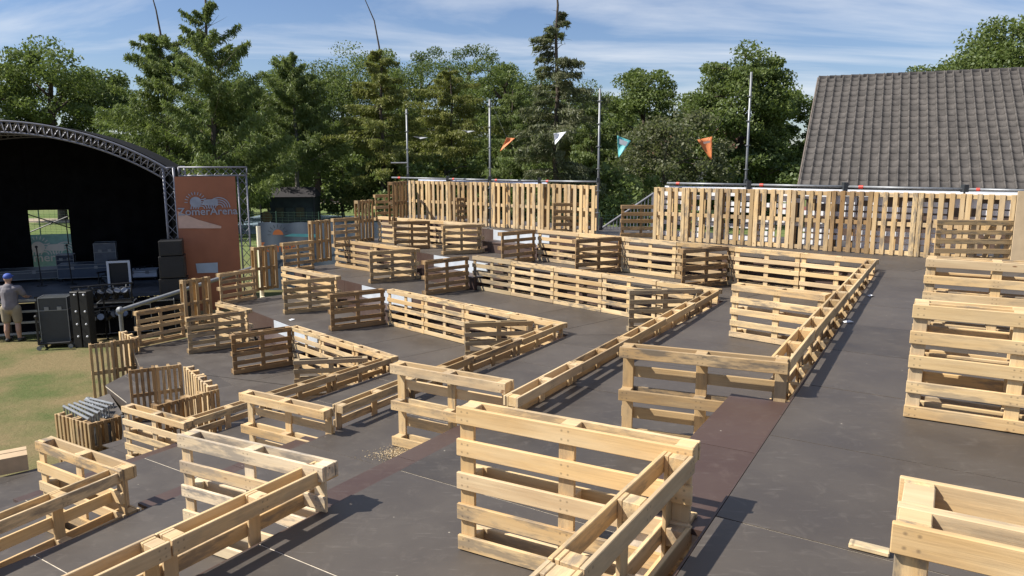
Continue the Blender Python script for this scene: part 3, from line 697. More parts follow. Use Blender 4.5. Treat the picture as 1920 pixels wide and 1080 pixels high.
def tile_verts(lift=0.0):
    vs = []; prof = []
    for i in range(8):
        t = (0, .06, .12, .19, .27, .5, .8, 1.0)[i]; prof.append((t * (TW + .03), (.012, .062, .078, .062, .020, .004, .010, .016)[i]))
    for (yy, zz) in ((0, .020), (TLn + .05, .0)):
        for (xx, hh) in prof: vs.append((xx, yy, hh + zz + .02))
    for (xx, hh) in prof: vs.append((xx, 0, hh + .004))
    fs = [(i, i + 1, 9 + i, 8 + i) for i in range(7)] + [(16 + i, 17 + i, i + 1, i) for i in range(7)]
    return vs, fs
tv, tf = tile_verts(); tme = bpy.data.meshes.new('roof_tile'); tme.from_pydata(tv, [], tf); tme.materials.append(TILE); tme.polygons.foreach_set('use_smooth', [True] * len(tf))
Mx = Matrix((rd, slope, nrm)).transposed(); eul = Mx.to_euler()
NC = int(LEN / TW); rest = MB(); cnt = 0
spots = []
for r_ in range(ROWS):
    for c_ in range(NC):
        p = e0 + rd * (c_ * TW) + slope * (r_ * TLn)
        spots.append((p, r_, c_))
vis = [s for s in spots if s[1] >= 0]
vis.sort(key=lambda s: (s[0] + Vector((E0.x, E0.y, 0)) - Vector((0, 0, CAMH))).length if s[2] < 34 else 1e9)
for i, (p, r_, c_) in enumerate(vis):
    jx = random.uniform(-.003, .003); jy = random.uniform(-.008, .008)
    q = p + rd * jx + slope * jy + nrm * random.uniform(0, .006)
    if i < 300: link('roof_tile', tme, roof_o, q, eul)
    else:
        rest.add([Mx @ Vector(v) + q for v in tv], tf)
ro = rest.obj('tiling', TILE, roof_o, smooth=True, kind='stuff')
for i in range(int(LEN / .42)):
    m = MB(); q = r0 + rd * (i * .42) + Vector((0, 0, -.03)); vs = []; fs = []
    for e, rr in ((0, .135), (.44, .115)):
        for j in range(7):
            t = math.pi * j / 6; vs.append(q + rd * e + hx * (-math.cos(t) * rr) + Vector((0, 0, math.sin(t) * rr)))
    fs = [(j, j + 1, 8 + j, 7 + j) for j in range(6)] + [tuple(range(7))]
    m.add(vs, fs); m.obj('ridge_tile', TILE, roof_o, smooth=True)
m = MB(); m.add([e0 - rd * .05 - th * 1.6, r0 - rd * .05 - th * 1.6, r0 - rd * .05 + nrm * .05, e0 - rd * .05 + nrm * .05, e0 - rd * .01 - th * 1.6, r0 - rd * .01 - th * 1.6, r0 - rd * .01 + nrm * .05, e0 - rd * .01 + nrm * .05],
    [(0, 3, 2, 1), (4, 5, 6, 7), (0, 1, 5, 4), (2, 3, 7, 6), (1, 2, 6, 5), (3, 0, 4, 7)]); m.obj('verge_board', plain('verge', (.16, .13, .11), .8), roof_o)
m = MB(); g0 = e0 - hx * .10 - Vector((0, 0, .10)); m.tube(g0 - rd * .1, g0 + rd * LEN, .07, 8); m.obj('gutter', plain('zinc', (.5, .52, .54), .5, .4), house)
m = MB(); pq = e0 - hx * .1; m.tube((pq.x, pq.y, .05), (pq.x, pq.y, E0.z - .1), .045, 8); m.obj('downpipe', MATS['zinc'], house)
# pale house glimpsed between the trees
gh = at_y(1300, 330, 92); hh = empty('far_house', (gh.x, gh.y, 0), 0, 'pale house glimpsed between the trees left of the tiled roof', 'house')
m = MB(); m.box((0, 0, 2.8), (13, 7, 5.6)); m.obj('wall', plain('render_white', (.62, .58, .53), .8), hh)
m = MB(); m.add([(-7, -4, 5.5), (7, -4, 5.5), (7, 4, 5.5), (-7, 4, 5.5), (-7, 0, 8.6), (7, 0, 8.6)], [(0, 1, 5, 4), (2, 3, 4, 5), (0, 4, 3), (1, 2, 5), (3, 2, 1, 0)]); m.obj('roof', plain('roof_red', (.20, .10, .075), .85), hh)
GLASS = plain('window_glass', (.03, .035, .045), .12, noise=.1)
for xx in (-4.6, -1.5, 1.6, 4.7):
    for zz in (1.5, 4.1):
        w = MB().box((xx, -3.53, zz), (1.4, .06, 1.5)).obj('window', WHITE, hh); MB().box((xx, -3.565, zz), (1.2, .02, 1.3)).obj('pane', GLASS, w)

# ------------------------------------------------------------------ stage
SD = 21.5; STH = R(20)
sO = at_y(321, 400, SD); sxd = Vector((math.cos(STH), math.sin(STH), 0)); syd = Vector((-math.sin(STH), math.cos(STH), 0))
def sp_(px, py, dd=0):                      # photo point on the plane dd behind the stage front, in stage coordinates
    d = ray(px, py); o_ = Vector((sO.x, sO.y, 0)) + syd * dd; t = (o_ - Vector((0, 0, CAMH))).dot(syd) / d.dot(syd)
    p = Vector((0, 0, CAMH)) + d * t; q = p - Vector((sO.x, sO.y, 0)); return Vector((q.dot(sxd) - SHX, dd, p.z))
SHX = 0.0; SHX = sp_(-20, 226).x            # stage axis under the crown of the arch
sC = Vector((sO.x, sO.y, 0)) + sxd * SHX
def s2w(l): return sC + sxd * l.x + syd * l.y + Vector((0, 0, l.z))
stage = empty('stage', tuple(sC), STH, 'open air stage with an arched truss roof and black backdrop at the left', 'stage')
colx = sp_(321, 400).x; DEPTH = 5.2; SZ = 1.0
m = MB(); m.box((0, DEPTH / 2, SZ - .05), (2 * colx + .5, DEPTH + .3, .10)); m.obj('deck', plain('stage_deck', (.10, .105, .115), .55, noise=.2, scale=2), stage)
m = MB(); m.box((0, -.10, SZ / 2 - .06), (2 * colx + .3, .03, SZ - .14)); m.obj('skirt', BLACK, stage)
arc = []; top = sp_(-20, 226); cn = sp_(321, 318); dxx = colx; drop = top.z - cn.z; RR = (dxx * dxx + drop * drop) / (2 * drop)
amax = math.asin(dxx / RR)
def arcp(t, off=0, y=0): a = amax * t; return Vector(((RR + off) * math.sin(a), y, top.z - RR + (RR + off) * math.cos(a)))
def arch(y, name):
    m = MB(); n = 46
    for off, yy in ((0, y), (0, y + .29), (-.29, y + .145)):
        for i in range(n): m.tube(arcp(-1 + 2 * i / n, off, yy), arcp(-1 + 2 * (i + 1) / n, off, yy), .027, 6, cap=False)
    for i in range(n):
        t, t2 = -1 + 2 * i / n, -1 + 2 * (i + 1) / n
        for yy in (y, y + .29):
            m.tube(arcp(t, 0, yy), arcp((t + t2) / 2, -.29, y + .145), .012, 4, cap=False); m.tube(arcp((t + t2) / 2, -.29, y + .145), arcp(t2, 0, yy), .012, 4, cap=False)
        m.tube(arcp(t, 0, y), arcp(t2, 0, y + .29), .012, 4, cap=False)
    m.obj(name, ALU, stage, smooth=True)
arch(0, 'arch_truss'); arch(DEPTH / 2, 'arch_truss'); arch(DEPTH - .3, 'arch_truss')
def truss(p, q, w, name, parent, seg=.32, mat=ALU):
    p = Vector(p); q = Vector(q); ax = (q - p).normalized(); b = Vector((0, 1, 0)) if abs(ax.y) < .9 else Vector((1, 0, 0)); c = ax.cross(b).normalized(); m = MB()
    cs = [(-1, -1), (1, -1), (1, 1), (-1, 1)]; h = w / 2; ln = (q - p).length; n = max(1, round(ln / seg))
    for s, t in cs: m.tube(p + b * s * h + c * t * h, q + b * s * h + c * t * h, .025, 6)
    for i in range(n):
        u0, u1 = p + ax * (ln * i / n), p + ax * (ln * (i + 1) / n)
        for j in range(4):
            (s, t), (s2, t2) = cs[j], cs[(j + 1) % 4]
            if i % 2: s, t, s2, t2 = s2, t2, s, t
            m.tube(u0 + b * s * h + c * t * h, u1 + b * s2 * h + c * t2 * h, .011, 4, cap=False)
    for u0 in (p, q):
        for j in range(4): m.tube(u0 + b * cs[j][0] * h + c * cs[j][1] * h, u0 + b * cs[(j + 1) % 4][0] * h + c * cs[(j + 1) % 4][1] * h, .02, 5)
    return m.obj(name, mat, parent, smooth=True)
for s in (-1, 1):
    for y in (.145, DEPTH - .15):
        truss((s * (colx), y, SZ), (s * (colx), y, cn.z + .05), .27, 'column', stage)
m = MB(); n = 40     # roof cloth
vs = []; fs = []
for i in range(n + 1):
    for y in (.32, DEPTH): vs.append(arcp(-1 + 2 * i / n, .035, y))
for i in range(n): fs.append((2 * i, 2 * i + 2, 2 * i + 3, 2 * i + 1))
m.add(vs, fs); vs = [arcp(-1 + 2 * i / n, .05, y) for i in range(n + 1) for y in (.32, DEPTH)]; m.add(vs, fs); m.obj('roof_cloth', BLACK, stage, smooth=True)
# backdrop with an opening
ox0, ox1 = sp_(52, 395, DEPTH).x, sp_(128, 395, DEPTH).x; oz1 = sp_(90, 394, DEPTH).z; oz0 = sp_(90, 512, DEPTH).z
def cloth(x0, x1, z0, ztop, y, parent, name='backdrop'):
    m = MB(); n = max(2, int((x1 - x0) / .12)); vs = []; fs = []
    for i in range(n + 1):
        x = x0 + (x1 - x0) * i / n; yy = y + .035 * math.sin(i * 1.35); zt = ztop if not callable(ztop) else ztop(x)
        vs += [(x, yy, z0), (x, yy, zt)]
    for i in range(n): fs.append((2 * i, 2 * i + 2, 2 * i + 3, 2 * i + 1))
    m.add(vs, fs); m.obj(name, BLACK, parent, smooth=True)
def arcz(x): return top.z - RR + math.sqrt(RR * RR - x * x)
cloth(-colx, ox0, SZ, arcz, DEPTH, stage); cloth(ox1, colx, SZ, arcz, DEPTH, stage); cloth(ox0 - .3, ox1 + .3, oz1, arcz, DEPTH + .08, stage); cloth(ox0 - .3, ox1 + .3, SZ, oz0, DEPTH + .09, stage)
for s in (-1, 1):
    m = MB(); vs = []; fs = []; nn = 40
    for i in range(nn + 1): y = .35 + (DEPTH - .35) * i / nn; vs += [(s * colx * .995 + .03 * math.sin(i * 1.5), y, SZ), (s * colx * .995 + .03 * math.sin(i * 1.5), y, cn.z)]
    for i in range(nn): fs.append((2 * i, 2 * i + 2, 2 * i + 3, 2 * i + 1))
    m.add(vs, fs); m.obj('side_curtain', BLACK, stage, smooth=True)
m = MB()   # cross braces seen in the opening
m.tube((ox0 - .1, DEPTH + .4, oz1 - .15), (ox1 + .2, DEPTH + .4, oz1 - .75), .02); m.tube((ox0 - .1, DEPTH + .42, oz1 - .75), (ox1 + .2, DEPTH + .42, oz1 - .12), .02); m.tube((ox0 + .98, DEPTH + .44, oz1 + .2), (ox0 + 1.0, DEPTH + .44, oz1 - 1.2), .02)
m.obj('cross_brace', BLKP, stage)

# text and emblem helpers
def text_mesh(body, size, mat, name='lettering'):
    cu = bpy.data.curves.new('tmp', 'FONT'); cu.body = body; cu.size = size; cu.align_x = 'CENTER'; cu.resolution_u = 3; cu.extrude = .002; cu.offset = .012 * size
    ob = bpy.data.objects.new('tmp', cu); COL.objects.link(ob); dg = bpy.context.evaluated_depsgraph_get()
    me = bpy.data.meshes.new_from_object(ob.evaluated_get(dg)); bpy.data.objects.remove(ob); me.materials.clear(); me.materials.append(mat); me.name = name; return me
def disc(m, cx, cz, r, y, a0=0, a1=2 * math.pi, n=24):
    vs = [(cx, y, cz)] + [(cx + r * math.cos(a0 + (a1 - a0) * i / n), y, cz + r * math.sin(a0 + (a1 - a0) * i / n)) for i in range(n + 1)]
    m.add(vs, [(0, i + 2, i + 1) if False else (0, i + 1, i + 2) for i in range(n)])
def arcring(m, cx, cz, r, w, y, a0, a1, n=24):
    vs = []
    for i in range(n + 1):
        t = a0 + (a1 - a0) * i / n
        for rr in (r, r + w): vs.append((cx + rr * math.cos(t), y, cz + rr * math.sin(t)))
    m.add(vs, [(2 * i, 2 * i + 1, 2 * i + 3, 2 * i + 2) for i in range(n)])
def emblem(parent, cx, cz, s, y, matw, mats=None, txt=True):
    """rayed sun, ringed hill and lettering; s = overall width"""
    m = MB(); disc(m, cx - .22 * s, cz + .20 * s, .11 * s, y); m.obj('sun_disc', mats or matw, parent)
    m = MB()
    for i in range(11):
        a = math.pi * (.02 + i / 10 * .98); c1 = Vector((cx - .22 * s, y, cz + .20 * s)); dv = Vector((math.cos(a), 0, math.sin(a))); pv = Vector((-dv.z, 0, dv.x)) * .008 * s
        m.add([c1 + dv * .15 * s - pv, c1 + dv * .15 * s + pv, c1 + dv * .21 * s + pv, c1 + dv * .21 * s - pv], [(0, 1, 2, 3)])
    m.obj('sun_rays', matw, parent)
    m = MB()
    for k in range(4): arcring(m, cx + .22 * s, cz + .08 * s, (.06 + .045 * k) * s, .02 * s, y + .001, .0, math.pi)
    for k in range(4): arcring(m, cx - .12 * s, cz + .06 * s, (.05 + .045 * k) * s, .02 * s, y + .002, .0, math.pi)
    m.add([(cx - .12 * s, y + .003, cz + .14 * s), (cx + .2 * s, y + .003, cz + .12 * s), (cx + .2 * s, y + .003, cz + .26 * s), (cx - .05 * s, y + .003, cz + .25 * s)], [(0, 1, 2, 3)])
    m.obj('ring_pattern', matw, parent)
    if txt:
        me = text_mesh('ZomerArena', .215 * s, matw); link('lettering', me, parent, (cx, y - .004, cz - .06 * s), (R(90), 0, 0))
# orange banner in its truss frame beside the stage
fl = sp_(333, 322); fr = sp_(453, 322); fz = fl.z
fo = s2w(Vector((0, .15, 0))); frame = empty('truss_gate', tuple(fo), STH, 'aluminium truss frame holding the orange banner right of the stage', 'truss')
truss((fl.x + .02, 0, fz), (fr.x + .14, 0, fz), .24, 'beam', frame, .22); truss((fr.x, 0, .02), (fr.x, 0, fz - .12), .24, 'post', frame, .3)
m = MB(); m.box((fr.x, 0, .012), (.6, .6, .016)); m.obj('base_plate', STEEL, frame)
ban = empty('banner', tuple(sC), STH, 'tall orange banner with a sun emblem beside the stage', 'banner')
bx0 = sp_(331, 400).x; bx1 = sp_(445, 400).x; bz1 = sp_(390, 331).z; bz0 = .35
m = MB(); n = 24; vs = []; fs = []
for i in range(n + 1):
    x = bx0 + (bx1 - bx0) * i / n
    for j in range(13): vs.append((x, .012 * math.sin(i * .7 + j * .5), bz0 + (bz1 - bz0) * j / 12))
for i in range(n):
    for j in range(12): fs.append((i * 13 + j, (i + 1) * 13 + j, (i + 1) * 13 + j + 1, i * 13 + j + 1))
m.add(vs, fs); m.obj('cloth', plain('banner_orange', (.36, .135, .07), .6, noise=.12, scale=1.2), ban, smooth=True)
ec = sp_(390, 397); emblem(ban, ec.x, ec.z, 1.42, -.03, plain('banner_pale', (.33, .36, .44), .6))
m = MB(); q = [sp_(p[0], p[1]) for p in ((333, 396), (372, 412), (415, 424), (415, 428), (335, 428))]; m.add([(p.x, -.022, p.z) for p in q], [tuple(range(5))[::-1]]); m.obj('light_patch', PEACH, ban)
m = MB(); q = [sp_(p[0], p[1]) for p in ((367, 494), (408, 492), (409, 511), (370, 512))]; m.add([(p.x, -.022, p.z) for p in q], [(3, 2, 1, 0)]); m.obj('print_block', PALEB, ban)
# teal banner seen through the opening
to_ = s2w(Vector((0, DEPTH + 1.4, 0))); tb = empty('banner', tuple(to_), STH, 'pale teal banner with white emblem seen through the opening behind the stage', 'banner')
p0 = sp_(30, 441, DEPTH + 1.4); p1 = sp_(190, 560, DEPTH + 1.4)
m = MB(); m.add([(p0.x, 0, .1), (p1.x, 0, .1), (p1.x, 0, p0.z), (p0.x, 0, p0.z)], [(0, 1, 2, 3)]); m.obj('cloth', plain('teal_pale', (.30, .56, .57), .6, noise=.12), tb)
ct = sp_(98, 470, DEPTH + 1.4); emblem(tb, ct.x, ct.z - .25, 1.9, -.02, TARP)
# grey blue banner on the grass behind the edge fence
bb = at_y(610, 418, 27.0); zb = bb.z
gb_ = empty('banner', (bb.x, 27.0, 0), 0, 'grey blue ground banner with an orange half sun behind the edge fence', 'banner')
q0 = at_y(482, 422, 27.0).x - bb.x; q1 = at_y(735, 420, 27.0).x - bb.x
m = MB(); n = 30; vs = []; fs = []
for i in range(n + 1): x = q0 + (q1 - q0) * i / n; vs += [(x, .02 * math.sin(i), .05), (x, .02 * math.sin(i) + .1, zb + .02 * math.sin(i * .8))]
for i in range(n): fs.append((2 * i, 2 * i + 2, 2 * i + 3, 2 * i + 1))
m.add(vs, fs); m.obj('cloth', GBLUE, gb_, smooth=True)
sc = at_y(522, 440, 27.0); m = MB(); disc(m, sc.x - bb.x, sc.z, .19, -.05, 0, math.pi); m.obj('half_sun', ORANGE, gb_)
m = MB()
for i in range(9):
    a = math.pi * i / 8; dv = Vector((math.cos(a), 0, math.sin(a))); pv = Vector((-dv.z, 0, dv.x)) * .012; c1 = Vector((sc.x - bb.x, -.05, sc.z)); m.add([c1 + dv * .26 - pv, c1 + dv * .26 + pv, c1 + dv * .38 + pv, c1 + dv * .38 - pv], [(0, 1, 2, 3)])
m.obj('sun_rays', plain('ink_dark', (.06, .08, .10), .7), gb_)
m = MB(); m.add([(sc.x - bb.x + .2, -.055, sc.z - .05), (sc.x - bb.x + 1.5, -.055, sc.z - .10), (sc.x - bb.x + 1.6, -.055, sc.z + .02), (sc.x - bb.x + .5, -.055, sc.z + .04)], [(0, 1, 2, 3)]); m.obj('teal_swash', TEALP, gb_)
link('lettering', text_mesh('Zomer', .5, ORANGE), gb_, (sc.x - bb.x - .1, -.06, sc.z - .62), (R(90), 0, 0))
for px in (484, 560, 640, 730):
    p = at_y(px, 420, 27.15); m = MB(); m.tube((p.x - bb.x, .2, 0), (p.x - bb.x, .2, zb), .02, 6); m.obj('post', STEEL, gb_)
# pale leaning post by the second level edge
pp = at_y(484, 424, 19.4); pb = at_y(492, 560, 19.2); m = MB(); m.tube((0, 0, 0), (pp.x - pb.x, pp.y - pb.y, pp.z), .055, 10); 
for h in (.3, .6, .9): m.tube((0, 0, h * 2), (.0, 0, h * 2 + .03), .06, 10)
m.obj('leaning_post', plain('cream_paint', (.85, .78, .58), .5), loc=(pb.x, pb.y, 0), label='cream leaning post rising behind the second level upright pallet', cat='post')

# ------------------------------------------------------------------ stage gear
def case(px, py, w, d, h, dd, z, label, mat=GREYC, name='flight_case'):
    q = sp_(px, py, dd); p = s2w(q); r = empty(name, (p.x, p.y, z), STH + random.uniform(-.1, .1), label, 'case', 'cases on and before the stage')
    m = MB(); m.bbox((w - .02, d - .02, h * .72), (0, 0, .10 + h * .36), .006); m.obj('body', mat, r)
    m = MB(); m.bbox((w - .02, d - .02, h * .26), (0, 0, .10 + h * .72 + h * .13 + .004), .006); m.obj('lid', mat, r)
    m = MB(); e = .018
    for sx in (-1, 1):
        for sy in (-1, 1): m.box((sx * (w / 2 - .005), sy * (d / 2 - .005), .1 + h * .49), (e, e, h * .98))
        for zz in (.105, .1 + h * .72, .1 + h * .985):
            m.box((sx * (w / 2 - .005), 0, zz), (e, d - .03, e))
            m.box((0, sx * (d / 2 - .005), zz), (w - .03, e, e))
    m.obj('edging', STEEL, r)
    for sx in (-1, 1): MB().box((sx * w * .22, -d / 2 - .004, .1 + h * .76), (.10, .02, .09)).obj('latch', STEEL, r)
    for sx in (-1, 1):
        for sy in (-1, 1): MB().tube((sx * (w / 2 - .07) - .02, sy * (d / 2 - .07), .05), (sx * (w / 2 - .07) + .02, sy * (d / 2 - .07), .05), .048, 10).obj('castor', BLKP, r)
    return r
case(163, 505, 1.5, .7, .42, 3.2, SZ, 'blue grey flat case under a folded cloth on the stage', plain('case_blue', (.055, .075, .11), .5))
case(198, 470, .62, .6, 1.05, 3.4, SZ, 'tall stacked rack case at the middle of the stage', GREYC)
case(124, 490, .5, .5, .6, 4.4, SZ, 'dark blue case in front of the opening', plain('case_navy', (.03, .04, .07), .5))
case(263, 492, 1.0, .6, .22, 2.6, SZ, 'low case with a white rim right of the framed crate', WHITE)
case(30, 515, 2.4, .8, .28, 3.4, SZ, 'long grey case at the left of the stage', plain('case_grey2', (.09, .10, .115), .5))
# white framed open crate
p = s2w(sp_(227, 530, 1.0)); fr_ = empty('framed_crate', (p.x, p.y, SZ), STH, 'dark crate with a thick white frame on the stage', 'crate', 'cases on and before the stage')
m = MB()
for sx in (-1, 1): m.box((sx * .28, -.22, .42), (.06, .05, .84))
for zz in (.03, .81): m.box((0, -.22, zz), (.50, .05, .06))
m.obj('front_frame', WHITE, fr_); MB().bbox((.60, .40, .82), (0, .02, .42)).obj('body', BLKP, fr_)
# speaker stack by the column
p = s2w(sp_(328, 545, -.6)); sk = empty('speaker_stack', (p.x, p.y, 0), STH, 'black speaker stack at the foot of the right stage column', 'speaker')
for i, (w, h) in enumerate(((.72, .85), (.72, .62), (.66, .62), (.6, .42))):
    zb_ = sum((.86, .63, .63)[:i]); c_ = MB().bbox((w, .7, h - .01), (0, 0, zb_ + h / 2 + .003), .01).obj('cabinet', BLKP, sk); MB().box((0, -.357, zb_ + h / 2), (w - .08, .012, h - .1)).obj('grille', plain('grille%d' % i, (.022, .022, .024), .7), c_)
# flight case left of the man, on the grass, and wheeled dolly
case(112, 640, .66, .5, 1.22, -1.8, 0, 'tall grey flight case with silver edging on the grass by the man', plain('case_dark', (.04, .045, .05), .5))
p = at_z(104, 655, 0); dl = empty('equipment_dolly', (p.x, p.y, 0), R(20), 'low wheeled dolly with an upright handle on the grass', 'dolly')
m = MB(); m.tube((-.35, 0, .16), (.35, 0, .16), .03); m.tube((-.35, .35, .16), (.35, .35, .16), .03); m.tube((-.35, 0, .16), (-.35, .35, .16), .03); m.tube((.35, 0, .16), (.35, .35, .16), .03); m.obj('chassis', BLKP, dl)
m = MB(); m.tube((-.35, 0, .16), (-.35, 0, .85), .03); m.ball((-.35, 0, .87), .05); m.obj('handle', BLKP, dl)
for x in (-.35, .35):
    for y in (0, .35): MB().tube((x, y - .02, .06), (x, y + .02, .06), .058, 10).obj('castor', STEEL, dl)
for i, (px, dd, w, lb) in enumerate(((175, -.9, .9, 'black trunk before the stage, leftmost behind the lamp racks'), (222, -.9, .9, 'black trunk before the stage, second behind the lamp racks'), (268, -.9, .9, 'black trunk before the stage, third behind the lamp racks'), (306, -1.0, .6, 'black trunk before the stage, rightmost beside the speaker stack'))):
    case(px, 590, w, .6, .75 + .1 * (i % 2), dd, 0, lb, BLACK, 'black_flight_case')
# rack rows of black stage lamps in front of the stage
gl = 'black stage lamps packed on racks before the stage'
LENS = plain('lamp_lens', (.22, .24, .27), .2, .3)
def lamp_proto():
    r = empty('stage_lamp', (0, 0, -50), 0, 'black stage lamp', 'lamp', gl)
    m = MB(); m.tube((0, .12, .0), (0, -.13, .07), .085, 10, .10); m.obj('can', BLKP, r, smooth=False)
    m = MB(); m.tube((0, -.130, .07), (0, -.138, .072), .085, 10); m.obj('lens', LENS, r)
    m = MB(); m.box((-.125, 0, .08), (.012, .05, .26)); m.box((.125, 0, .08), (.012, .05, .26)); m.box((0, 0, .21), (.26, .05, .012)); m.tube((0, 0, .21), (0, 0, .30), .02, 6); m.obj('yoke', DARKC, r)
    return r
proto = lamp_proto(); first = True
def copy_thing(o):
    c = o.copy(); COL.objects.link(c)
    for ch in o.children: d = ch.copy(); COL.objects.link(d); d.parent = c
    return c
rack_rows = [((150, 640), (250, 628), .55, 6), ((150, 640), (250, 628), 1.15, 6), ((195, 596), (335, 566), .5, 8), ((195, 596), (335, 566), 1.1, 8), ((175, 618), (240, 606), .85, 4), ((260, 610), (330, 592), .6, 4), ((150, 628), (232, 618), .25, 7), ((215, 622), (300, 604), .2, 7)]
rown = ['nearest rack, lower bar', 'nearest rack, upper bar', 'long rear rack, lower bar', 'long rear rack, upper bar', 'short middle rack at left', 'short middle rack at right', 'low floor bar at left', 'low floor bar at right']
for ri, (a, b, zh, n) in enumerate(rack_rows):
    A = at_z(*a, 0); B = at_z(*b, 0); dv = (B - A); ang = math.atan2(dv.y, dv.x)
    rk = empty('lamp_rack', (A.x, A.y, 0), ang, 'black tubular rack before the stage: ' + rown[ri], 'rack', 'black racks before the stage'); ln = dv.length
    m = MB(); m.tube((-.1, 0, zh + .30), (ln + .1, 0, zh + .30), .025, 8); m.obj('bar', BLKP, rk)
    for xx in (-.05, ln / 2, ln + .05):
        m = MB(); m.tube((xx, 0, .02), (xx, 0, zh + .3), .02, 6); m.tube((xx, -.28, .02), (xx, .28, .02), .02, 6); m.obj('upright', BLKP, rk)
    for i in range(n):
        o_ = proto if first else copy_thing(proto); first = False
        q = A + dv * ((i + .5) / n); o_.location = (q.x, q.y, zh); o_.rotation_euler = (R(random.uniform(-40, 20)), 0, ang + R(random.uniform(-50, 50)))
        o_['label'] = 'black stage lamp, %s from the left on the %s' % (ORD[i], rown[ri])
# black mast with white dots beside the racks
for px, lb in ((141, 'black case tower with white corner dots, left of two'), (158, 'black case tower with white corner dots, right of two')):
    p = at_z(px, 655, 0); r = empty('black_tower', (p.x, p.y + .3, 0), 0, lb, 'tower', 'black towers before the stage'); MB().bbox((.20, .3, 1.45), (0, 0, .73), .01).obj('body', BLKP, r)
    for zz in (.3, .62, .95, 1.38): MB().ball((.03, -.155, zz), .028, 8, 5).obj('corner_dot', WHITE, r)
# grey handrail tube in front of racks
A = at_z(232, 655, 0); B = at_y(345, 560, 17.5); m = MB(); hr = empty('handrail', (A.x, A.y, 0), 0, 'grey tube handrail with a ball corner before the lamp racks', 'handrail')
h1 = at_y(233, 582, A.y).z; h2 = at_y(480, 500, 21.0)
m.tube((0, 0, 0), (0, 0, h1), .05, 10); m.obj('post', STEEL, hr); m = MB(); m.tube((0, 0, h1), (h2.x - A.x, h2.y - A.y, h2.z), .055, 10); m.obj('rail', STEEL, hr); MB().ball((0, 0, h1), .10, 10, 7).obj('corner_ball', STEEL, hr)
# low barrier with pale rails at the stage front
A = s2w(sp_(-40, 600, -.5)); bar = empty('stage_barrier', (A.x, A.y, 0), STH, 'dark barrier with pale horizontal rails behind the man', 'barrier')
wb = sp_(72, 600, -.5).x - sp_(-40, 600, -.5).x
for zz in (.12, .42, .72, 1.02): MB().box((wb / 2, 0, zz), (wb, .05, .055)).obj('rail', plain('pale_rail%d' % int(zz * 100), (.42, .42, .38), .6), bar)
for xx in (0, wb * .5, wb): MB().box((xx, .03, .55), (.09, .05, 1.1)).obj('upright', BLKP, bar)
# microphone stands
for px, py0, py1, lb in ((68, 463, 503, 'black microphone stand before the teal banner, left'), (125, 460, 480, 'black microphone stand before the teal banner, right')):
    b_ = s2w(sp_(px + 12, 545, 2.2)); t_ = s2w(sp_(px, py0, 2.2)); r = empty('microphone_stand', (b_.x, b_.y, SZ), 0, lb, 'stand', 'microphone stands')
    m = MB(); m.tube((0, 0, 0), (t_.x - b_.x, t_.y - b_.y, t_.z - SZ), .018, 6); m.obj('boom', BLKP, r); MB().tube((0, 0, 0), (0, 0, .02), .14, 12).obj('foot', BLKP, r); MB().ball((t_.x - b_.x, t_.y - b_.y, t_.z - SZ), .04).obj('microphone', BLKP, r)

# ------------------------------------------------------------------ man at the stage
mp_ = at_z(27, 640, 0)
man = empty('person', (mp_.x, mp_.y, 0), R(12), 'man in blue cap, grey shirt and khaki shorts standing with his back turned', 'person')
man.scale = (1.16, 1.1, 1.02); SKIN = plain('skin', (.42, .26, .19), .6); SHIRT = plain('shirt_grey', (.20, .185, .20), .85, noise=.2); SHORT = plain('khaki', (.30, .25, .17), .85, noise=.15); CAP = plain('cap_blue', (.05, .10, .40), .7); SHOE = plain('shoe', (.05, .05, .05), .7)
def chain(m, pts, seg=12):
    for (p, r), (q, r2) in zip(pts[:-1], pts[1:]): m.tube(p, q, r, seg, r2)
    for p, r in pts: m.ball(p, r * .99, 12, 8)
def fused(name, m, mat, parent, vox=.014):
    o = m.obj(name, mat, parent, smooth=True); md = o.modifiers.new('remesh', 'REMESH'); md.mode = 'VOXEL'; md.voxel_size = vox; md.use_smooth_shade = True
    s = o.modifiers.new('smooth', 'SMOOTH'); s.factor = .5; s.iterations = 4; return o
m = MB()
for s in (-1, 1):
    chain(m, [((s * .10, 0, .92), .09), ((s * .11, .02, .52), .062), ((s * .12, -.02, .30), .058), ((s * .12, 0, .08), .04), ((s * .13, .04, .045), .042), ((s * .14, .15, .035), .036)])
    chain(m, [((s * .19, 0, 1.42), .06), ((s * .27, .10, 1.18), .046), ((s * .25, .34, 1.10), .034), ((s * .245, .40, 1.10), .03)])
    hx_, hy_, hz_ = s * .245, .44, 1.10; m.ball((hx_, hy_, hz_), .042, 10, 7, (.8, 1.1, .45))
    for j, (ln_, dxf) in enumerate(((.075, -.030), (.085, -.010), (.08, .010), (.062, .028))):
        chain(m, [((hx_ + dxf, hy_ + .035, hz_), .0095), ((hx_ + dxf, hy_ + .035 + ln_ * .55, hz_ - .008), .009), ((hx_ + dxf, hy_ + .035 + ln_ * .8, hz_ - .035), .008)], 8)
    chain(m, [((hx_ - s * .035, hy_ - .01, hz_), .011), ((hx_ - s * .065, hy_ + .03, hz_ - .01), .009)], 8)
chain(m, [((0, 0, .95), .13), ((0, .01, 1.15), .135), ((0, .01, 1.32), .15), ((0, .0, 1.43), .10), ((0, .01, 1.50), .058), ((0, .03, 1.58), .056)])
m.ball((0, .04, 1.655), .10, 14, 10, (.80, .98, 1.18)); m.ball((0, .145, 1.64), .018, 8, 6); 
for s in (-1, 1): m.ball((s * .083, .03, 1.645), .024, 8, 6, (.5, .9, 1.3))
fused('body', m, SKIN, man)
m = MB(); chain(m, [((0, 0, .93), .165), ((0, .01, 1.12), .165), ((0, .01, 1.32), .175), ((0, 0, 1.42), .12)])
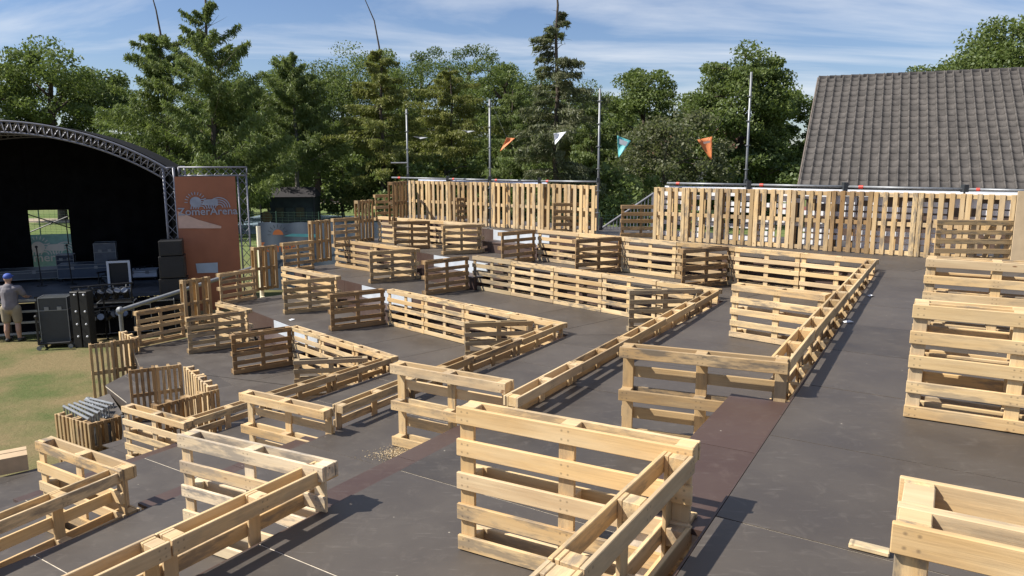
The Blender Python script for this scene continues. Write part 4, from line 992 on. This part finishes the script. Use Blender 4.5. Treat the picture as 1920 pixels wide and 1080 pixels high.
for s in (-1, 1): chain(m, [((s * .12, 0, 1.38), .10), ((s * .20, .01, 1.40), .082), ((s * .255, .07, 1.24), .072)])
fused('shirt', m, SHIRT, man)
m = MB(); chain(m, [((0, 0, .98), .155), ((0, 0, .88), .15)])
for s in (-1, 1): chain(m, [((s * .10, 0, .88), .115), ((s * .115, .015, .56), .095)])
fused('shorts', m, SHORT, man)
m = MB(); m.ball((0, .035, 1.70), .108, 14, 10, (.86, 1.0, .85)); m.box((0, .165, 1.70), (.14, .12, .015)); fused('cap', m, CAP, man, .01)
m = MB()
for s in (-1, 1): chain(m, [((s * .125, -.03, .05), .05), ((s * .145, .17, .04), .045)])
fused('shoes', m, SHOE, man)
for s in (-1, 1): MB().ball((s * .03, .135, 1.668), .010, 8, 6).obj('eye', BLKP, man)

# ------------------------------------------------------------------ scaffold poles, rails, pennants
def wline(px, pyt, z): return at_z(px, pyt, z)
gpo = 'scaffold poles of the back walls'
poles = []
for px, yb, yt, dd, lb in ((762, 338, 205, .25, 'thin scaffold pole at the left end of the left back wall'), (918, 344, 186, .25, 'scaffold pole in the middle of the left back wall'),
                    (1125, 430, 166, 0, 'tall scaffold pole at the right end of the left back wall'), (1409, 352, 135, .25, 'tallest scaffold pole, rising from the right back wall')):
    b_ = at_z(px, yb, TZ[4] + 1.13) if yb < 400 else at_z(px, 347.5, TZ[4] + 1.13)
    Yd = b_.y + dd; xx = (px - 960) / FPX; t_ = at_y(px, yt, Yd)
    r = empty('scaffold_pole', (t_.x - .0, Yd, TZ[4] - .0), 0, lb, 'pole', gpo); h = t_.z - TZ[4]
    m = MB(); m.tube((0, 0, .01), (0, 0, h), .024, 10); m.obj('tube', STEEL, r, smooth=True); MB().box((0, 0, .006), (.15, .15, .01)).obj('base_plate', STEEL, r)
    z = .5
    while z < h:
        m = MB(); m.tube((0, 0, z), (0, 0, z + .012), .055, 12); m.obj('rosette', STEEL, r); z += .5
    MB().box((0, -.02, 1.25), (.07, .10, .10)).obj('clamp', DARKC, r)
    poles.append((t_.x, Yd, t_.z))
grl = 'scaffold rails above the back walls'
def on_wall(wa, wb, px, py, back):
    A = at_z(*wa, TZ[4] + 1.13); B = at_z(*wb, TZ[4] + 1.13); d = (B - A); d.z = 0; d.normalize(); nn = Vector((-d.y, d.x, 0)); o_ = A + nn * back
    rr = ray(px, py); C = Vector((0, 0, CAMH)); t = (o_ - C).dot(nn) / rr.dot(nn); return C + rr * t
def srail(pts, wa, wb, lab):
    for i, (a, b) in enumerate(zip(pts[:-1], pts[1:])):
        A = on_wall(wa, wb, *a, .24); B = on_wall(wa, wb, *b, .24)
        r = empty('scaffold_rail', tuple(A), 0, lab.replace('{o}', ORD[i]), 'rail', grl); D = B - A
        m = MB(); m.tube((0, 0, 0), tuple(D), .024, 8); m.obj('tube', STEEL, r, smooth=True)
        MB().tube(tuple(D * .12), tuple(D * .16), .030, 8).obj('red_band', RED, r)
        MB().box(tuple(D * .995), (.08, .11, .16)).obj('clamp', DARKC, r)
srail([(735, 333), (840, 335.5), (918, 337.5), (1012, 339.5), (1122, 341)], (765, 338.5), (1116, 347.5), '{o} scaffold tube from the left above the left back wall')
srail([(1251, 343.5), (1404, 346.5), (1585, 350), (1810, 355), (1990, 359)], (1226, 350.5), (1908, 366), '{o} scaffold tube from the left above the right back wall')
a_ = at_z(733, 305, TZ[4] + 1.29); m = MB(); q0 = at_y(733, 305.5, poles[0][1]); m.tube((0, 0, 0), (poles[0][0] - q0.x, 0, 0), .022, 8); m.obj('short_rail', STEEL, loc=tuple(q0), label='short scaffold stub rail on the leftmost pole', cat='rail')
# white boards and tarp edge behind the right back wall
WA = at_z(1240, 350.5, TZ[4] + 1.13); WB = at_z(1908, 366, TZ[4] + 1.13); dW = (WB - WA); wl_ = dW.length; dW.normalize(); nW = Vector((-dW.y, dW.x, 0)); angW = math.atan2(dW.y, dW.x)
scr = empty('slatted_screen', (WA.x + nW.x * .066, WA.y + nW.y * .066, TZ[4]), angW, 'white slatted screen behind the right back wall', 'screen')
for zz in (.14, .26, .38, .48, .70, .82, .93, 1.01):
    n = 26
    for i in range(n):
        if random.random() < .38: continue
        MB().box((wl_ * (i + .5) / n, random.uniform(-.004, .004), zz), (wl_ / n - .02, .006, .085)).obj('slat', TARP, scr)
MB().box((wl_ / 2, .12, 1.135), (wl_, .02, .035)).obj('top_edge', TARP, scr)
for i in range(10): MB().box((wl_ * i / 9, .13, .57), (.05, .04, 1.11)).obj('post', DARKC, scr)
WA2 = at_z(770, 338.5, TZ[4] + 1.13); WB2 = at_z(1012, 345, TZ[4] + 1.13); d2_ = (WB2 - WA2); l2 = d2_.length; d2_.normalize(); n2_ = Vector((-d2_.y, d2_.x, 0))
m = MB(); m.box((l2 / 2, 0, 1.14), (l2, .03, .04)); m.obj('tarp_edge', plain('tarp_blue', (.62, .68, .85), .6), loc=(WA2.x + n2_.x * .3, WA2.y + n2_.y * .3, TZ[4]), rot=(0, 0, math.atan2(d2_.y, d2_.x)), label='pale tarp edge along the top of the left back wall', cat='tarp')
# plain panel at the right end
pq = at_z(1904, 366.5, TZ[4] + 1.13); r = empty('plywood_panel', (pq.x, pq.y - .05, TZ[4]), R(-20), 'plain pale plywood panel at the right end of the back wall', 'panel')
MB().bbox((.9, .02, 1.2), (.45, 0, .6)).obj('sheet', plain('ply_pale', (.55, .41, .25), .7, noise=.1), r); MB().box((.45, .04, .1), (.88, .05, .06)).obj('batten', WOODB, r)
# pennants on a line between the poles
Yl = 18.0
pen = [((938, 284), (950, 258), (966, 259), (938, 282), ORANGE, 'small orange pennant right of the second pole'), ((1038, 250), (1062, 247), (1041, 271), None, TARP, 'white pennant left of the third pole'),
       ((1157, 254), (1183, 264), (1160, 295), None, TEALP, 'teal pennant with a white patch right of the third pole'), ((1307, 262), (1335, 256), (1333, 299), None, ORANGE, 'larger orange pennant left of the tallest pole')]
def pennant(p, mat, lab, Yd):
    q = [at_y(x, y, Yd) for x, y in p]; c = (q[0] + q[1]) / 2; r = empty('pennant', tuple(c), 0, lab, 'pennant', 'pennants on the bunting line')
    n = 6; vs = []; fs = []
    for i in range(n + 1):
        t = i / n; a = q[0].lerp(q[2], t) - c; b = q[1].lerp(q[2], t) - c
        for j in range(n + 1):
            u = j / n; v = a.lerp(b, u); v.y += .05 * math.sin(u * 3.0 + t * 2) - .02; vs.append(v)
    for i in range(n):
        for j in range(n): fs.append((i * (n + 1) + j, i * (n + 1) + j + 1, (i + 1) * (n + 1) + j + 1, (i + 1) * (n + 1) + j))
    m = MB(); m.add(vs, fs); o = m.obj('cloth', mat, r, smooth=True); s = o.modifiers.new('thickness', 'SOLIDIFY'); s.thickness = .006
    return r, q, c
pts_line = [Vector(poles[1])]
for p in pen:
    pp_ = [p[0], p[1], p[2]] if p[3] is None else [p[1], p[2], p[0]]
    r, q, c = pennant(pp_, p[4], p[5], Yl)
    pts_line += [q[0], q[1]]
    if p[4] is TEALP:
        a = q[0].lerp(q[2], .12) - c; b = q[1].lerp(q[2], .12) - c; a2 = q[0].lerp(q[2], .36) - c; b2 = q[1].lerp(q[2], .36) - c
        m = MB(); m.add([a.lerp(b, .15) + Vector((0, -.06, 0)), a.lerp(b, .85) + Vector((0, -.06, 0)), a2.lerp(b2, .85) + Vector((0, -.06, 0)), a2.lerp(b2, .15) + Vector((0, -.06, 0))], [(0, 1, 2, 3)]); m.obj('white_patch', TARP, r)
    if 'larger' in p[5]:
        a = q[0].lerp(q[2], .15) - c; b = q[1].lerp(q[2], .15) - c; a2 = q[0].lerp(q[2], .25) - c; b2 = q[1].lerp(q[2], .25) - c
        m = MB(); m.add([a.lerp(b, .25) + Vector((0, -.06, 0)), a.lerp(b, .8) + Vector((0, -.06, 0)), a2.lerp(b2, .8) + Vector((0, -.06, 0)), a2.lerp(b2, .25) + Vector((0, -.06, 0))], [(0, 1, 2, 3)]); m.obj('pale_patch', PEACH, r)
for (x0, x1, y, lb) in ((775, 803, 257, 'pale pennant seen edge on between the first and second poles, left'), (865, 891, 245, 'pale pennant seen edge on between the first and second poles, right')):
    pennant([(x0, y - 1), (x1, y + 1), ((x0 + x1) / 2, y + 4)], plain('pennant_grey', (.30, .31, .32), .7), lb, 20.0)
pts_line.append(Vector(poles[3]))
m = MB()
for a, b in zip(pts_line[:-1], pts_line[1:]): m.tube(a, b, .0025, 4)
m.obj('bunting_line', plain('cord', (.10, .11, .10), .8), label='thin cord carrying the pennants between the poles', cat='cord')
# stair railing in the gap
ra = at_y(1128, 428, 18.6); rb_ = at_y(1226, 362, 18.2); sr = empty('stair_railing', (ra.x, ra.y, 0), 0, 'grey stair railing with balusters in the gap between the back walls', 'railing'); D = rb_ - ra; z_ = ra.z
for k_ in (0, -.85):
    m = MB(); m.tube((0, 0, z_ + k_), (D.x, D.y, z_ + D.z + k_), .024, 8); m.obj('rail', ALU, sr)
for i in range(15):
    t = (i + .5) / 15; m = MB(); m.tube((D.x * t, D.y * t, z_ + D.z * t), (D.x * t, D.y * t, z_ + D.z * t - .85), .012, 6); m.obj('baluster', ALU, sr)
for t in (0, 1): m = MB(); m.tube((D.x * t, D.y * t, .0), (D.x * t, D.y * t, z_ + D.z * t), .03, 8); m.obj('post', ALU, sr)
p = at_y(1127, 440, 18.3); m = MB(); m.tube((0, 0, 0), (0, 0, 3.2), .045, 8); m.obj('gate_post', BLKP, loc=(p.x, 18.4, TZ[4] - 2.9), label='black post beside the tall pole at the wall gap', cat='post')
# mesh fence behind
def mesh_fence(x0, y0, x1, y1, h, n, lab):
    r = empty('mesh_fence', (x0, y0, 0), 0, lab, 'fence', 'green mesh fences'); D = Vector((x1 - x0, y1 - y0, 0)); G = MATS.get('fence_green') or plain('fence_green', (.03, .07, .045), .6)
    for i in range(n + 1): t = i / n; m = MB(); m.tube(tuple(D * t), tuple(D * t + Vector((0, 0, h))), .035, 6); m.obj('post', G, r)
    m = MB(); k = 14
    for j in range(k): z = h * (j + .5) / k; m.tube((0, 0, z), (D.x, D.y, z), .006, 3)
    nv = int(D.length / .35)
    for i in range(nv): t = i / nv; m.tube(tuple(D * t), tuple(D * t + Vector((0, 0, h))), .005, 3)
    m.obj('mesh', G, r)
mesh_fence(-30, 44, -8, 40, 2.0, 9, 'green mesh fence across the field behind the stage')
mesh_fence(-8, 40, 14, 33, 2.2, 9, 'green mesh fence behind the left back wall')
# dark kiosk on the field
kq = at_y(547, 415, 57); ki = empty('kiosk', (kq.x, kq.y, 0), R(4), 'dark kiosk with open corner and black roof on the field', 'kiosk')
MB().box((.35, 0, 1.0), (3.3, 2.2, 2.0)).obj('body', plain('kiosk_dark', (.022, .028, .022), .7, noise=.4, scale=2), ki)
m = MB(); m.add([(-2.1, -1.4, 2.05), (2.1, -1.4, 2.05), (2.1, 1.4, 2.05), (-2.1, 1.4, 2.05), (-1.6, -.2, 2.75), (1.9, -.2, 2.75)], [(0, 1, 5, 4), (2, 3, 4, 5), (3, 0, 4), (1, 2, 5), (3, 2, 1, 0)]); m.obj('roof', plain('kiosk_roof', (.025, .022, .024), .8), ki)
for x in (-1.95, 1.95): MB().tube((x, -1.2, 0), (x, -1.2, 2.05), .06, 8).obj('post', BLKP, ki)
m = MB(); m.tube((-1.6, -1.15, .55), (-1.6, -1.12, .55), .45, 12); m.obj('round_sign', plain('sign_amber', (.16, .09, .03), .6), ki)
for i in range(4): MB().box((-.6 + i * .75, -1.115, .9), (.6, .03, .7)).obj('panel', plain('panel%d' % i, ((.05, .045, .02), (.03, .04, .03), (.06, .05, .02), (.025, .035, .03))[i], .7), ki)

# ------------------------------------------------------------------ small things on the decks
def bag(px, py, lab, s):
    p = at_z(px, py, TZ[1]); m = MB(); r = np.random.default_rng(int(px)); nu, nv = 18, 10; vs = []; fs = []
    for j in range(nv + 1):
        t = math.pi * j / nv
        for i in range(nu):
            a = 2 * math.pi * i / nu; k = 1 + .13 * math.sin(3 * a + j) + .10 * r.normal() * math.sin(t)
            vs.append((s * .50 * k * math.sin(t) * math.cos(a), s * .28 * k * math.sin(t) * math.sin(a), max(0, s * (.14 + .17 * k * math.cos(t)))))
    for j in range(nv):
        for i in range(nu): fs.append((j * nu + i, (j + 1) * nu + i, (j + 1) * nu + (i + 1) % nu, j * nu + (i + 1) % nu))
    m.add(vs, fs); m.obj('plastic_bag', plain('bag_white', (.82, .83, .85), .4), loc=(p.x, p.y, TZ[1] + .005), label=lab, cat='bag', group='white bags')
bag(750, 536, 'left of the two white plastic bags by the divider', .62); bag(775, 539, 'right of the two white plastic bags by the divider', .74)
# sawdust heap
p = at_z(768, 852, TZ[2]); rg = np.random.default_rng(3); C = np.stack([rg.normal(size=2600) * .15, rg.normal(size=2600) * .085, np.abs(rg.normal(size=2600)) * .005 + .004], 1)
link('sawdust', quad_mesh('sawdust', leaves(C, .0065, .0035, 0, rg), plain('sawdust_mat', (.66, .52, .32), .9)), None, (p.x, p.y, TZ[2]), label='scattered pale sawdust at the foot of the three board pallet', cat='sawdust', kind='stuff')
# loose plank on the walkway
a = at_z(1592, 1024, TZ[4]); b = at_z(1668, 1043, TZ[4]); d = (b - a); ang = math.atan2(d.y, d.x); m = MB(); m.bbox((d.length, .055, .022), (d.length / 2, 0, .013)); o = m.obj('loose_plank', WOOD, loc=(a.x, a.y, TZ[4] + .002), rot=(0, 0, ang), label='loose splintered plank lying beside the lower right pallet', cat='plank'); o.color = (1.1, 1.15, 1.2, 1)
# cardboard box lower left
p = at_z(18, 880, TZ[0]); bx = empty('cardboard_box', (p.x, p.y, TZ[0]), R(35), 'open cardboard box at the left edge of the lowest deck', 'box'); bx.scale = (.8, .8, .75)
m = MB()
for sx, sy, w, dd in ((0, -.2, .5, .02), (0, .2, .5, .02), (-.24, 0, .02, .378), (.24, 0, .02, .378)): m.box((sx, sy, .14), (w, dd, .27))
m.box((0, 0, .012), (.46, .37, .012)); m.obj('body', CARD, bx)
m = MB(); m.add([(-.25, -.21, .276), (.25, -.21, .276), (.25, .0, .285), (-.25, .0, .285)], [(0, 1, 2, 3)]); m.add([(-.25, .21, .276), (.25, .21, .276), (.25, .01, .29), (-.25, .01, .29)], [(3, 2, 1, 0)]); m.obj('flap', CARD, bx)
# folded steel barriers in the pen
for i in range(6):
    a = at_z(122 + i * 10, 786 - i * 3, .62); b = at_z(170 + i * 9, 812 - i * 6, .62); D = (b - a)
    r = empty('crowd_barrier', (a.x, a.y, 0), 0, 'grey steel crowd barrier leaning in the pen, %s from the left' % ORD[i], 'barrier', 'steel barriers in the pen')
    for zz in (.08, .84):
        m = MB(); m.tube((0, 0, zz), (D.x, D.y, zz), .022, 8); m.obj('rail', STEEL, r)
    for j in range(9):
        t = j / 8; m = MB(); m.tube((D.x * t, D.y * t, .08), (D.x * t, D.y * t, .84), .010, 6); m.obj('bar', STEEL, r)
    for t in (0, 1): m = MB(); m.tube((D.x * t, D.y * t - .2, .02), (D.x * t, D.y * t + .2, .02), .02, 6); m.obj('foot', STEEL, r)
# ramp deck at the notch
ra_ = [at_z(165, 752, .62), at_z(205, 738, .80), at_z(230, 775, .80), at_z(203, 790, .62)]
c = ra_[0]; rp = empty('ramp', (c.x, c.y, 0), 0, 'small grey plywood ramp from the grass up to the lowest deck', 'ramp')
m = MB(); vs = [p - Vector((c.x, c.y, 0)) for p in ra_]; m.add([v for v in vs] + [v - Vector((0, 0, .04)) for v in vs], [(0, 3, 2, 1), (4, 5, 6, 7), (0, 1, 5, 4), (1, 2, 6, 5), (2, 3, 7, 6), (3, 0, 4, 7)]); m.obj('panel', PLY, rp)
m = MB(); m.tube(vs[0] + Vector((0, 0, .03)), vs[3] + Vector((0, 0, .03)), .05, 10); m.obj('edge_tube', STEEL, rp)
for v in vs: m = MB(); m.tube((v.x, v.y, 0), (v.x, v.y, v.z - .04), .03, 8); m.obj('leg', STEEL, rp)
# litter scraps
for i, (px, py, k, lab) in enumerate(((1591, 605, 4, 'white scrap of paper beside the long walkway rail'), (548, 600, 1, 'white scrap of paper by the second level gangway divider'), (641, 629, 0, 'white scrap of paper before the lowest sunlit fence'),
        (672, 980, 2, 'tiny white scrap in the near gangway'), (1632, 556, 4, 'small white scrap far along the walkway'), (14, 883, 0, 'crumpled white scrap beside the cardboard box'))):
    p = at_z(px, py, TZ[k]); m = MB(); s = .06 + .02 * (i % 2)
    m.add([(-s, -s * .5, .004), (s * .2, -s * .6, .012), (s, .1 * s, .005), (s * .3, s * .5, .02), (-s * .8, s * .5, .006), (0, 0, .025)], [(0, 1, 5), (1, 2, 5), (2, 3, 5), (3, 4, 5), (4, 0, 5)])
    m.obj('paper_scrap', WHITE, loc=(p.x, p.y, TZ[k] + .003), rot=(0, 0, i), label=lab, cat='litter', group='paper scraps on the decks')
